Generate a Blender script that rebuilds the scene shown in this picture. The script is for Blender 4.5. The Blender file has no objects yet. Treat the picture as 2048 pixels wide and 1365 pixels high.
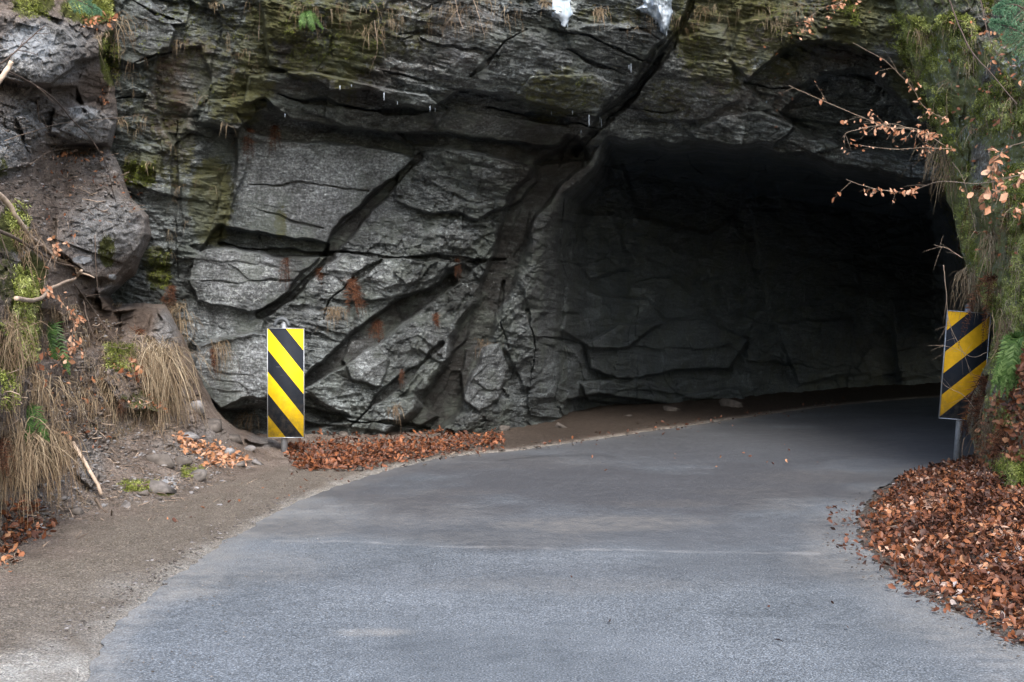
import bpy, math, random
import numpy as np
from mathutils import Vector
R = math.radians
rng = np.random.default_rng(7)
random.seed(7)
scene = bpy.context.scene
COL = scene.collection

# ------------------------------------------------------------------ camera
F = 2844.0                                   # focal length in photo pixels (50 mm on 36 mm)
CAM = np.array([0.0, 0.0, 1.5])
PITCH = math.atan(47.5 / F)
cam = bpy.data.cameras.new('camera'); cam.lens = 50.0; cam.sensor_width = 36.0
cam.clip_start = 0.05; cam.clip_end = 2000
co = bpy.data.objects.new('camera', cam); COL.objects.link(co)
co.location = CAM; co.rotation_euler = (math.pi / 2 - PITCH, 0, 0)
scene.camera = co

# ------------------------------------------------------------------ light
SUN_EL, SUN_AZ = R(44), R(168)                # azimuth clockwise from +Y
w = bpy.data.worlds.new('World'); scene.world = w; w.use_nodes = True
nt = w.node_tree; bg = nt.nodes['Background']
sky = nt.nodes.new('ShaderNodeTexSky'); sky.sky_type = 'NISHITA'; sky.sun_disc = False
sky.sun_elevation = SUN_EL; sky.sun_rotation = SUN_AZ; sky.air_density = 1.2; sky.dust_density = 3.0
nt.links.new(sky.outputs[0], bg.inputs[0]); bg.inputs[1].default_value = 0.15
sl = bpy.data.lights.new('sun', 'SUN'); sl.energy = 1.1; sl.angle = R(20); sl.color = (1.0, 0.98, 0.95)
so = bpy.data.objects.new('sun', sl); COL.objects.link(so)
sd = Vector((math.sin(SUN_AZ) * math.cos(SUN_EL), math.cos(SUN_AZ) * math.cos(SUN_EL), math.sin(SUN_EL)))
so.rotation_euler = sd.to_track_quat('Z', 'Y').to_euler(); so.location = (0, -10, 30)
scene.view_settings.view_transform = 'Standard'; scene.view_settings.look = 'None'
scene.view_settings.gamma = 1.0; scene.view_settings.exposure = 1.78
scene.cycles.max_bounces = 8; scene.cycles.diffuse_bounces = 6; scene.cycles.use_denoising = True

# ------------------------------------------------------------------ geometry of sight lines
cp, sp = math.cos(PITCH), math.sin(PITCH)
def dirs(u, v):
    a = (np.asarray(u, float) - 1024) / F; b = (682.5 - np.asarray(v, float)) / F
    return a, cp + b * sp, -sp + b * cp
def at(u, v, D):
    x, y, z = dirs(u, v); t = D / y
    return np.stack(np.broadcast_arrays(CAM[0] + x * t, CAM[1] + y * t, CAM[2] + z * t), -1)
def on_ground(u, v, z=0.0):
    x, y, zz = dirs(u, v); t = (z - CAM[2]) / zz
    return np.stack(np.broadcast_arrays(x * t, y * t, z + 0 * t), -1)
def project(x, y, z):
    dy, dz = y, z - CAM[2]
    fw = dy * cp - dz * sp; up = dy * sp + dz * cp
    fw = np.maximum(fw, 0.3)
    return 1024 + F * x / fw, 682.5 - F * up / fw

# ------------------------------------------------------------------ noise
def h2(ix, iy, s):
    n = (ix.astype(np.int64) * 374761393 + iy.astype(np.int64) * 668265263 + s * 1442695041) & 0xffffffff
    n = ((n ^ (n >> 13)) * 1274126177) & 0xffffffff
    n = ((n ^ (n >> 16)) * 2246822519) & 0xffffffff
    return ((n ^ (n >> 15)) & 0xffffff).astype(np.float32) / 16777215.0
def vn(x, y, s=0):
    fx, fy = np.floor(x), np.floor(y); ix, iy = fx.astype(np.int64), fy.astype(np.int64)
    x = (x - fx).astype(np.float32); y = (y - fy).astype(np.float32)
    x = x * x * x * (x * (x * 6 - 15) + 10); y = y * y * y * (y * (y * 6 - 15) + 10)
    a = h2(ix, iy, s); b = h2(ix + 1, iy, s); c = h2(ix, iy + 1, s); d = h2(ix + 1, iy + 1, s)
    return (a + (b - a) * x + (c - a) * y + (a - b - c + d) * x * y) * 2 - 1
def fbm(x, y, o=4, s=0, g=0.5, l=2.03):
    r = 0; a = 1.0; t = 0
    for k in range(o):
        r = r + a * vn(x, y, s + k * 17); t += a; a *= g; x = x * l + 3.1; y = y * l + 1.7
    return r / t
def ridged(x, y, o=4, s=0):
    r = 0; a = 1.0; t = 0
    for k in range(o):
        r = r + a * (1 - 2 * np.abs(vn(x, y, s + k * 13))); t += a; a *= 0.5; x = x * 2.1 + 5; y = y * 2.1 + 9
    return r / t
def facets(a, b, cell, ang, aniso, s, tilt=0.9, cheb=0.6):
    c, sn = math.cos(ang), math.sin(ang)
    x = (a * c + b * sn) / (cell * aniso); y = (-a * sn + b * c) / cell
    fx, fy = np.floor(x), np.floor(y); ix, iy = fx.astype(np.int64), fy.astype(np.int64)
    b1 = np.full(x.shape, 9.0, np.float32); b2 = b1.copy(); val = np.zeros_like(b1)
    for i in (-1, 0, 1):
        for j in (-1, 0, 1):
            r1, r2 = h2(ix + i, iy + j, s), h2(ix + i, iy + j, s + 5)
            dx = (fx + i + 0.15 + 0.7 * r1 - x).astype(np.float32); dy = (fy + j + 0.15 + 0.7 * r2 - y).astype(np.float32)
            d = cheb * np.maximum(np.abs(dx), np.abs(dy)) + (1 - cheb) * np.sqrt(dx * dx + dy * dy)
            r3, r4, r5 = h2(ix + i, iy + j, s + 7), h2(ix + i, iy + j, s + 9), h2(ix + i, iy + j, s + 11)
            vv = (r3 * 2 - 1) + tilt * ((r4 * 2 - 1) * dx + (r5 * 2 - 1) * dy) * 1.6
            m = d < b1
            b2 = np.where(m, b1, np.minimum(b2, d)); val = np.where(m, vv, val); b1 = np.where(m, d, b1)
    return val, b2 - b1
def crags(a, b, cell, ang, aniso, s, tilt=1.0):
    c, sn = math.cos(ang), math.sin(ang)
    x = (a * c + b * sn) / (cell * aniso); y = (-a * sn + b * c) / cell
    fx, fy = np.floor(x), np.floor(y); ix, iy = fx.astype(np.int64), fy.astype(np.int64); h = np.full(x.shape, -9.0, np.float32)
    for i in (-1, 0, 1):
        for j in (-1, 0, 1):
            dx = (x - fx - i - 0.1 - 0.8 * h2(ix + i, iy + j, s)).astype(np.float32); dy = (y - fy - j - 0.1 - 0.8 * h2(ix + i, iy + j, s + 5)).astype(np.float32)
            q = 0.7 * h2(ix + i, iy + j, s + 7) + tilt * ((h2(ix + i, iy + j, s + 9) * 2 - 1) * dx + (h2(ix + i, iy + j, s + 11) * 2 - 1) * dy) - 1.1 * np.maximum(np.abs(dx), np.abs(dy))
            h = np.maximum(h, q)
    return h
def sstep(e0, e1, x):
    t = np.clip((x - e0) / (e1 - e0), 0, 1); return t * t * (3 - 2 * t)
def poly_sd(u, v, P):                         # signed distance, negative inside
    P = np.asarray(P, float); d = np.full(u.shape, 1e9); ins = np.zeros(u.shape, bool)
    for (x0, y0), (x1, y1) in zip(P, np.roll(P, -1, 0)):
        ex, ey = x1 - x0, y1 - y0; wx, wy = u - x0, v - y0
        t = np.clip((wx * ex + wy * ey) / (ex * ex + ey * ey + 1e-9), 0, 1)
        d = np.minimum(d, (wx - ex * t) ** 2 + (wy - ey * t) ** 2)
        c = ((y0 <= v) & (v < y1)) | ((y1 <= v) & (v < y0))
        ins ^= c & (u < (x1 - x0) * (v - y0) / (y1 - y0 + 1e-12) + x0)
    d = np.sqrt(d); return np.where(ins, -d, d)
def line_d(u, v, P):                          # distance to a polyline and position along it
    P = np.asarray(P, float); d = np.full(u.shape, 1e9); s = np.zeros(u.shape)
    n = len(P) - 1
    for k in range(n):
        x0, y0 = P[k]; x1, y1 = P[k + 1]
        ex, ey = x1 - x0, y1 - y0; wx, wy = u - x0, v - y0
        t = np.clip((wx * ex + wy * ey) / (ex * ex + ey * ey + 1e-9), 0, 1)
        q = (wx - ex * t) ** 2 + (wy - ey * t) ** 2; m = q < d
        d = np.where(m, q, d); s = np.where(m, (k + t) / n, s)
    return np.sqrt(d), s
def tps(pts, u, v):
    p = np.asarray(pts, float); x, y = p[:, 0] / 500, p[:, 1] / 500; z = np.log(p[:, 2])
    def phi(r2): return 0.5 * r2 * np.log(r2 + 1e-9)
    K = phi((x[:, None] - x) ** 2 + (y[:, None] - y) ** 2) + np.eye(len(x)) * 0.01
    Pm = np.c_[np.ones(len(x)), x, y]
    A = np.block([[K, Pm], [Pm.T, np.zeros((3, 3))]]); sol = np.linalg.solve(A, np.r_[z, 0, 0, 0])
    U, V = u / 500, v / 500; r = sol[-3] + sol[-2] * U + sol[-1] * V
    for k in range(len(x)): r = r + sol[k] * phi((U - x[k]) ** 2 + (V - y[k]) ** 2)
    return np.exp(r)
def blob(u, v, L, nz):                        # a patchy mask from a list of soft ellipses
    m = np.zeros(u.shape)
    for (cx, cy, rx, ry, s) in L:
        q = np.sqrt(((u - cx) / rx) ** 2 + ((v - cy) / ry) ** 2)
        m = np.maximum(m, s * sstep(1.25, 0.45, q + nz * 0.55))
    return m

# ------------------------------------------------------------------ objects
def tag(o, label=None, cat=None, group=None, kind=None):
    if label: o['label'] = label
    if cat: o['category'] = cat
    if group: o['group'] = group
    if kind: o['kind'] = kind
    return o
def mesh_np(name, V, Fc, mat=None, parent=None, attrs=None, smooth=False):
    """V (n,3); Fc (m,k) all faces with k corners"""
    me = bpy.data.meshes.new(name); V = np.asarray(V, np.float32); Fc = np.asarray(Fc, np.int32)
    m, k = Fc.shape
    me.vertices.add(len(V)); me.vertices.foreach_set('co', V.ravel())
    me.loops.add(m * k); me.loops.foreach_set('vertex_index', Fc.ravel())
    me.polygons.add(m); me.polygons.foreach_set('loop_start', np.arange(0, m * k, k, dtype=np.int32))
    if smooth: me.polygons.foreach_set('use_smooth', np.ones(m, bool))
    me.update(calc_edges=True)
    for an, arr in (attrs or {}).items():
        arr = np.asarray(arr, np.float32)
        at_ = me.attributes.new(an, 'FLOAT_COLOR', 'POINT'); at_.data.foreach_set('color', arr.ravel())
    if mat: me.materials.append(mat)
    o = bpy.data.objects.new(name, me); COL.objects.link(o)
    if parent: o.parent = parent
    return o
def grid_faces(nv, nu):
    i = np.arange(nv - 1)[:, None] * nu + np.arange(nu - 1)[None, :]
    return np.stack([i, i + nu, i + nu + 1, i + 1], -1).reshape(-1, 4)
def empty(name, loc, rot=(0, 0, 0)):
    o = bpy.data.objects.new(name, None); COL.objects.link(o); o.location = loc; o.rotation_euler = rot
    o.empty_display_size = 0.2
    return o
class MB:                                     # collects small shapes into one mesh
    def __init__(s): s.v = []; s.f = []; s.c = []; s.n = 0
    def add(s, V, Fc, c=None):
        V = np.asarray(V, float); Fc = np.asarray(Fc, int)
        if Fc.shape[1] == 3: Fc = np.c_[Fc, Fc[:, 2]]
        s.v.append(V); s.f.append(Fc + s.n); s.n += len(V)
        c = np.array([0.5, 0.5, 0.5, 1.0]) if c is None else np.asarray(c, float)
        s.c.append(np.broadcast_to(c, (len(V), 4)))
    def build(s, name, mat, parent=None, smooth=False, origin=None):
        V = np.concatenate(s.v); Fc = np.concatenate(s.f); C = np.concatenate(s.c)
        if origin is not None: V = V - np.asarray(origin)
        tri = Fc[:, 2] == Fc[:, 3]
        me = bpy.data.meshes.new(name)
        q = Fc[~tri]; t = Fc[tri][:, :3]
        loops = np.concatenate([q.ravel(), t.ravel()]).astype(np.int32)
        ls = np.concatenate([np.arange(len(q)) * 4, len(q) * 4 + np.arange(len(t)) * 3]).astype(np.int32)
        me.vertices.add(len(V)); me.vertices.foreach_set('co', V.astype(np.float32).ravel())
        me.loops.add(len(loops)); me.loops.foreach_set('vertex_index', loops)
        me.polygons.add(len(ls)); me.polygons.foreach_set('loop_start', ls)
        if smooth: me.polygons.foreach_set('use_smooth', np.ones(len(ls), bool))
        me.update(calc_edges=True)
        a = me.attributes.new('tint', 'FLOAT_COLOR', 'POINT'); a.data.foreach_set('color', C.astype(np.float32).ravel())
        me.materials.append(mat)
        o = bpy.data.objects.new(name, me); COL.objects.link(o)
        if parent: o.parent = parent
        return o
def tube(mb, P, r, n=6, c=None):
    P = np.asarray(P, float); r = np.broadcast_to(np.asarray(r, float), (len(P),))
    T = np.gradient(P, axis=0); T /= np.linalg.norm(T, axis=1)[:, None] + 1e-9
    ref = np.array([0.31, 0.2, 0.93]); A = np.cross(T, ref); A /= np.linalg.norm(A, axis=1)[:, None] + 1e-9
    B = np.cross(T, A); th = np.linspace(0, 2 * math.pi, n, endpoint=False)
    V = P[:, None] + r[:, None, None] * (np.cos(th)[None, :, None] * A[:, None] + np.sin(th)[None, :, None] * B[:, None])
    Fc = []
    for i in range(len(P) - 1):
        for j in range(n): Fc.append((i * n + j, i * n + (j + 1) % n, (i + 1) * n + (j + 1) % n, (i + 1) * n + j))
    V = np.concatenate([V.reshape(-1, 3), P[:1], P[-1:]])
    k = len(P) * n
    for j in range(n):
        Fc.append((k, (j + 1) % n, j, j)); Fc.append((k + 1, (len(P) - 1) * n + j, (len(P) - 1) * n + (j + 1) % n, (len(P) - 1) * n + (j + 1) % n))
    mb.add(V, Fc, c)
def spline(P, n):
    P = np.asarray(P, float)
    if len(P) < 3: return P[0] + (P[-1] - P[0]) * np.linspace(0, 1, n)[:, None]
    Q = np.vstack([2 * P[0] - P[1], P, 2 * P[-1] - P[-2]]); out = []
    for t in np.linspace(0, len(P) - 1 - 1e-6, n):
        i = int(t); f = t - i; a, b, c, d = Q[i:i + 4]
        out.append(0.5 * (2 * b + (c - a) * f + (2 * a - 5 * b + 4 * c - d) * f * f + (3 * b - a - 3 * c + d) * f ** 3))
    return np.array(out)

# ------------------------------------------------------------------ materials
def mat(name, rough=0.8, spec=0.3):
    m = bpy.data.materials.new(name); m.use_nodes = True; n = m.node_tree.nodes; l = m.node_tree.links
    b = n['Principled BSDF']; b.inputs['Roughness'].default_value = rough; b.inputs['Specular IOR Level'].default_value = spec
    return m, n, l, b
class NT:
    def __init__(s, m): s.n = m.node_tree.nodes; s.l = m.node_tree.links; s.geo = s.n.new('ShaderNodeNewGeometry')
    def link(s, a, b): s.l.new(a, b)
    def val(s, sock, x):
        if hasattr(x, 'is_output'): s.l.new(x, sock)
        else: sock.default_value = x
    def math(s, op, a, b=0.0, clamp=False):
        q = s.n.new('ShaderNodeMath'); q.operation = op; q.use_clamp = clamp; s.val(q.inputs[0], a); s.val(q.inputs[1], b); return q.outputs[0]
    def noise(s, scale, detail=4, rough=0.55, vec=None, dist=0.0):
        q = s.n.new('ShaderNodeTexNoise'); q.inputs['Scale'].default_value = scale; q.inputs['Detail'].default_value = detail
        q.inputs['Roughness'].default_value = rough; q.inputs['Distortion'].default_value = dist
        s.l.new(vec or s.geo.outputs['Position'], q.inputs['Vector']); return q.outputs['Fac']
    def voro(s, scale, vec=None, feature='F1', out='Distance'):
        q = s.n.new('ShaderNodeTexVoronoi'); q.feature = feature; q.inputs['Scale'].default_value = scale
        s.l.new(vec or s.geo.outputs['Position'], q.inputs['Vector']); return q.outputs[out]
    def mapping(s, scale, rot=(0, 0, 0)):
        q = s.n.new('ShaderNodeMapping'); q.inputs['Scale'].default_value = scale; q.inputs['Rotation'].default_value = rot
        s.l.new(s.geo.outputs['Position'], q.inputs['Vector']); return q.outputs[0]
    def ramp(s, fac, stops):
        q = s.n.new('ShaderNodeValToRGB'); e = q.color_ramp.elements
        while len(e) > 1: e.remove(e[-1])
        e[0].position = stops[0][0]; c = stops[0][1]; e[0].color = (*c, 1) if hasattr(c, '__len__') else (c, c, c, 1)
        for p, c in stops[1:]:
            k = e.new(p); k.color = (*c, 1) if hasattr(c, '__len__') else (c, c, c, 1)
        s.val(q.inputs[0], fac); return q.outputs[0]
    def mix(s, fac, a, b, mode='MIX'):
        q = s.n.new('ShaderNodeMix'); q.data_type = 'RGBA'; q.blend_type = mode
        s.val(q.inputs[0], fac)
        for i, x in ((6, a), (7, b)):
            if hasattr(x, 'is_output'): s.l.new(x, q.inputs[i])
            else: q.inputs[i].default_value = (*x, 1) if len(x) == 3 else x
        return q.outputs[2]
    def attr(s, name):
        q = s.n.new('ShaderNodeAttribute'); q.attribute_name = name
        sp_ = s.n.new('ShaderNodeSeparateColor'); s.l.new(q.outputs['Color'], sp_.inputs[0])
        return sp_.outputs[0], sp_.outputs[1], sp_.outputs[2], q.outputs['Alpha'], q.outputs['Color']
    def bump(s, h, strength, dist, bsdf, prev=None):
        q = s.n.new('ShaderNodeBump'); q.inputs['Strength'].default_value = strength; q.inputs['Distance'].default_value = dist
        s.l.new(h, q.inputs['Height'])
        if prev: s.l.new(prev, q.inputs['Normal'])
        s.l.new(q.outputs[0], bsdf.inputs['Normal']); return q.outputs[0]

def rock_material(name, dark, light, moss_a, moss_b, brown, fol_rot=0.5, wet=0.5):
    m, n, l, b = mat(name, 0.7, 0.35); N = NT(m)
    moss, lt, br, dk, _ = N.attr('mask')
    lich, blu, _, _, _ = N.attr('mask2')
    fv = N.mapping((3.0, 3.0, 14.0), (0.0, fol_rot, 0.0))
    n1 = N.noise(1.1, 6, 0.6); n2 = N.noise(9, 6, 0.7); n3 = N.noise(1.6, 6, 0.72, fv); n4 = N.noise(38, 5, 0.8)
    g = N.math('ADD', N.math('MULTIPLY', n1, 0.35), N.math('MULTIPLY', n2, 0.3)); g = N.math('ADD', g, N.math('MULTIPLY', n3, 0.35))
    base = N.ramp(g, [(0.32, tuple(x * 0.45 for x in dark)), (0.47, dark), (0.56, light), (0.68, tuple(x * 1.7 for x in light))])
    base = N.mix(N.math('MULTIPLY', lt, 0.75), base, N.mix(n3, (0.15, 0.16, 0.175), (0.31, 0.335, 0.36)))
    n8 = N.noise(0.8, 7, 0.7, None, 0.6); base = N.mix(1.0, base, N.ramp(n8, [(0.36, 0.6), (0.5, 1.15), (0.62, 1.75)]), 'MULTIPLY')
    n9 = N.noise(5.0, 5, 0.7, N.mapping((1, 1, 0.22))); base = N.mix(N.ramp(n9, [(0.55, 0.0), (0.68, 0.55)]), base, (0.03, 0.03, 0.028))
    speck = N.ramp(n4, [(0.32, 0.3), (0.5, 0.95), (0.66, 2.2)])
    base = N.mix(1.0, base, speck, 'MULTIPLY'); base = N.mix(0.8, base, N.ramp(N.noise(13, 8, 0.8, N.mapping((1, 1, 2.6), (0, fol_rot, 0))), [(0.36, 0.4), (0.5, 1.0), (0.62, 1.9)]), 'MULTIPLY')
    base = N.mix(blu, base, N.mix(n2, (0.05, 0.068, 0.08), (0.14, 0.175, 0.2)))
    n5 = N.noise(3.3, 5, 0.65)
    brf = N.math('MULTIPLY', br, N.ramp(n5, [(0.35, 0.25), (0.6, 1.0)]))
    base0 = base; base = N.mix(brf, base, N.mix(n2, brown, tuple(x * 2.6 for x in brown)))
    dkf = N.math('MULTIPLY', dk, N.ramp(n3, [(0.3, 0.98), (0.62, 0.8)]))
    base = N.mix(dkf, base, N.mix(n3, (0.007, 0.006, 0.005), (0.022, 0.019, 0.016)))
    n6 = N.noise(14, 4, 0.7)
    mf = N.math('ADD', moss, N.math('MULTIPLY', N.math('SUBTRACT', n6, 0.5), 1.4)); mf = N.ramp(mf, [(0.38, 0.0), (0.62, 1.0)])
    mf = N.math('MULTIPLY', mf, N.ramp(moss, [(0.02, 0), (0.2, 1)]))
    mcol = N.mix(N.noise(30, 4, 0.7), moss_a, moss_b)
    base = N.mix(N.math('MULTIPLY', mf, 0.85), base, mcol)
    vl = N.voro(9.0, N.mapping((1, 1, 1)));
    lf = N.math('ADD', lich, N.math('MULTIPLY', N.math('SUBTRACT', N.noise(18, 5, 0.75), 0.5), 1.8)); lf = N.ramp(lf, [(0.62, 0.0), (0.72, 1.0)])
    base = N.mix(N.math('MULTIPLY', lf, 0.85), base, (0.42, 0.46, 0.47))
    # sparse pale flecks of mica and lichen
    fl = N.ramp(N.noise(120, 2, 0.5, N.mapping((1, 1, 2.2))), [(0.68, 0.0), (0.74, 1.0)])
    gn = N.ramp(N.noise(2.3, 5, 0.65), [(0.48, 0.0), (0.62, 0.55)])
    base = N.mix(gn, base, N.mix(n2, (0.05, 0.062, 0.052), (0.16, 0.185, 0.165)))
    base = N.mix(N.math('MULTIPLY', fl, 0.55), base, (0.34, 0.36, 0.36))
    l.new(base, b.inputs['Base Color'])
    rg = N.ramp(n1, [(0.35, 0.42 if wet else 0.7), (0.6, 0.8)]); l.new(rg, b.inputs['Roughness']); b.inputs['Specular IOR Level'].default_value = 0.35
    hb = N.math('ADD', N.math('MULTIPLY', n3, 1.0), N.math('MULTIPLY', N.noise(26, 8, 0.75), 0.7))
    p = N.bump(hb, 1.0, 0.07, b); N.bump(n4, 0.8, 0.014, b, p)
    return m
M_rock = rock_material('cliff_rock', (0.047, 0.054, 0.054), (0.120, 0.136, 0.141), (0.06, 0.062, 0.018), (0.1, 0.1, 0.03), (0.045, 0.03, 0.02), 0.16)
M_moss = rock_material('mossy_rock', (0.075, 0.078, 0.06), (0.15, 0.145, 0.12), (0.1, 0.125, 0.03), (0.26, 0.29, 0.1), (0.13, 0.1, 0.07), 0.4, 0)

def soil_material(name):
    m, n, l, b = mat(name, 0.95, 0.1); N = NT(m)
    moss, lt, br, dk, _ = N.attr('mask'); lich, sand, pale, _, _ = N.attr('mask2')
    n1 = N.noise(2.2, 6, 0.65); n2 = N.noise(22, 6, 0.75); n3 = N.noise(90, 3, 0.7)
    g = N.math('ADD', N.math('MULTIPLY', n1, 0.5), N.math('MULTIPLY', n2, 0.5))
    soil = N.ramp(g, [(0.34, (0.075, 0.058, 0.048)), (0.5, (0.21, 0.17, 0.145)), (0.68, (0.38, 0.33, 0.295))])
    rock = N.ramp(N.math('ADD', N.math('MULTIPLY', N.noise(5, 8, 0.7, N.mapping((1, 1, 4), (0, 0.5, 0))), 0.6), N.math('MULTIPLY', n2, 0.4)),
                  [(0.36, (0.08, 0.08, 0.08)), (0.5, (0.25, 0.25, 0.25)), (0.62, (0.44, 0.45, 0.465))])
    c = N.mix(lt, soil, rock)
    sandc = N.ramp(N.math('ADD', N.math('MULTIPLY', N.noise(6, 8, 0.8, N.mapping((1, 0.5, 1), (0, 0, 0.3))), .6), N.math('MULTIPLY', n3, .4)), [(0.35, (0.135, 0.115, 0.096)), (0.65, (0.25, 0.222, 0.19))])
    c = N.mix(sand, c, sandc)
    c = N.mix(N.math('MULTIPLY', pale, N.ramp(N.noise(5, 6, 0.7), [(0.35, 0.3), (0.6, 1)])), c, (0.42, 0.41, 0.385))
    c = N.mix(0.85, c, N.ramp(n3, [(0.3, 0.4), (0.5, 1), (0.68, 1.9)]), 'MULTIPLY'); c = N.mix(N.ramp(N.voro(34), [(0.0, 0.8), (0.2, 0.0)]), c, (0.05, 0.04, 0.032)); c = N.mix(N.ramp(N.voro(29, N.mapping((1, 1, 1), (.5, .3, .9))), [(0.0, 0.75), (0.17, 0.0)]), c, (0.26, 0.25, 0.24))
    c = N.mix(dk, c, N.mix(n2, (0.028, 0.023, 0.02), (0.085, 0.072, 0.062)))
    c = N.mix(br, c, N.mix(n2, (0.045, 0.033, 0.026), (0.13, 0.095, 0.075)))
    lf = N.math('ADD', lich, N.math('MULTIPLY', N.math('SUBTRACT', N.noise(16, 5, 0.75), 0.5), 1.8)); lf = N.ramp(lf, [(0.6, 0.0), (0.75, 1.0)])
    c = N.mix(N.math('MULTIPLY', lf, 0.8), c, (0.5, 0.53, 0.57))
    mf = N.math('ADD', moss, N.math('MULTIPLY', N.math('SUBTRACT', N.noise(14, 4, 0.7), 0.5), 1.3)); mf = N.ramp(mf, [(0.42, 0.0), (0.6, 1.0)])
    mf = N.math('MULTIPLY', mf, N.ramp(moss, [(0.02, 0), (0.2, 1)]))
    c = N.mix(mf, c, N.mix(N.noise(40, 4, 0.7), (0.045, 0.052, 0.018), (0.125, 0.13, 0.045)))
    l.new(c, b.inputs['Base Color'])
    hb = N.math('ADD', n2, N.math('MULTIPLY', n3, 0.6)); p = N.bump(hb, 1.0, 0.05, b)
    vo = N.voro(60); N.bump(vo, 0.5, 0.012, b, p)
    return m
M_soil = soil_material('bank_soil')

def asphalt_material():
    m, n, l, b = mat('asphalt', 0.75, 0.4); N = NT(m)
    n1 = N.noise(0.9, 6, 0.6); n2 = N.noise(110, 4, 0.75); n3 = N.noise(7, 5, 0.7); v = N.voro(80)
    dust, crack, shadep, pale, _ = N.attr('mask')
    base = N.ramp(N.math('ADD', N.math('MULTIPLY', n1, 0.7), N.math('MULTIPLY', n3, 0.3)), [(0.35, (0.066, 0.076, 0.087)), (0.65, (0.112, 0.126, 0.142))])
    base = N.mix(0.9, base, N.ramp(n2, [(0.33, 0.2), (0.5, 0.9), (0.63, 2.6)]), 'MULTIPLY')
    base = N.mix(N.ramp(N.voro(55, out='Distance'), [(0.0, 0.75), (0.13, 0.0)]), base, (0.03, 0.03, 0.035)); base = N.mix(N.ramp(N.voro(48, N.mapping((1, 1, 1), (0.7, 0.2, 0.5))), [(0.0, 0.7), (0.12, 0.0)]), base, (0.27, 0.28, 0.29))
    base = N.mix(0.6, base, N.ramp(v, [(0.05, 0.55), (0.5, 1.15)]), 'MULTIPLY')
    df = N.math('MULTIPLY', dust, N.ramp(n3, [(0.35, 0.3), (0.62, 1.0)])); base = N.mix(N.math('MULTIPLY', df, 0.75), base, N.mix(n2, (0.12, 0.115, 0.105), (0.34, 0.325, 0.3)))
    base = N.mix(shadep, base, (0.045, 0.045, 0.05))  # shade near the cliff, painted into the asphalt colour
    base = N.mix(crack, base, (0.012, 0.012, 0.012))
    base = N.mix(pale, base, (0.33, 0.33, 0.33))
    l.new(base, b.inputs['Base Color']); l.new(N.ramp(n3, [(0.3, 0.58), (0.7, 0.82)]), b.inputs['Roughness'])
    N.bump(N.math('ADD', v, n2), 0.55, 0.006, b)
    return m
M_asphalt = asphalt_material()

def tint_material(name, stops, rough=0.8, spec=0.2, trans=0.0, scale=60, amt=0.4):
    """colour from the per-piece value stored in tint.r, small noise over it"""
    m, n, l, b = mat(name, rough, spec); N = NT(m)
    r, g, bb, a, _ = N.attr('tint')
    c = N.ramp(r, stops); c = N.mix(amt, c, N.ramp(N.noise(scale, 3, 0.6), [(0.3, 0.55), (0.7, 1.5)]), 'MULTIPLY')
    l.new(c, b.inputs['Base Color'])
    if trans:
        t = n.new('ShaderNodeBsdfTranslucent'); l.new(c, t.inputs[0]); x = n.new('ShaderNodeMixShader'); x.inputs[0].default_value = trans
        l.new(b.outputs[0], x.inputs[1]); l.new(t.outputs[0], x.inputs[2]); l.new(x.outputs[0], n['Material Output'].inputs[0])
    return m
M_leaf_wet = tint_material('fallen_leaf', [(0.0, (0.03, 0.015, 0.011)), (0.35, (0.1, 0.034, 0.016)), (0.7, (0.25, 0.09, 0.036)), (0.92, (0.42, 0.22, 0.12)), (1.0, (0.3, 0.27, 0.27))], 0.55, 0.4, 0.15, 40)
M_leaf_dry = tint_material('dry_beech_leaf', [(0.0, (0.2, 0.07, 0.035)), (0.5, (0.38, 0.18, 0.1)), (1.0, (0.56, 0.36, 0.25))], 0.6, 0.3, 0.3, 40, 0.25)
M_straw = tint_material('dry_grass', [(0.0, (0.07, 0.042, 0.024)), (0.5, (0.2, 0.15, 0.095)), (1.0, (0.46, 0.39, 0.28))], 0.7, 0.3, 0.2)
M_rust = tint_material('dead_fern', [(0.0, (0.025, 0.012, 0.009)), (0.5, (0.07, 0.031, 0.019)), (1.0, (0.15, 0.068, 0.036))], 0.85, 0.1, 0.15)
M_green = tint_material('fern_green', [(0.0, (0.03, 0.065, 0.02)), (0.5, (0.07, 0.14, 0.035)), (1.0, (0.17, 0.26, 0.09))], 0.6, 0.3, 0.25)
M_mossf = tint_material('moss_fibre', [(0.0, (0.05, 0.065, 0.016)), (0.5, (0.21, 0.245, 0.055)), (1.0, (0.48, 0.52, 0.2))], 0.9, 0.1, 0.2)
M_needle = tint_material('spruce_needle', [(0.0, (0.03, 0.09, 0.05)), (0.5, (0.08, 0.18, 0.1)), (1.0, (0.16, 0.3, 0.18))], 0.6, 0.3, 0.2)
M_bark = tint_material('bark', [(0.0, (0.06, 0.045, 0.04)), (0.5, (0.18, 0.14, 0.11)), (1.0, (0.42, 0.33, 0.26))], 0.85, 0.2, 0, 25, 0.7)
M_stone = tint_material('loose_stone', [(0.0, (0.04, 0.034, 0.03)), (0.5, (0.11, 0.098, 0.09)), (1.0, (0.21, 0.21, 0.22))], 0.85, 0.25, 0, 18, 0.8)

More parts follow.
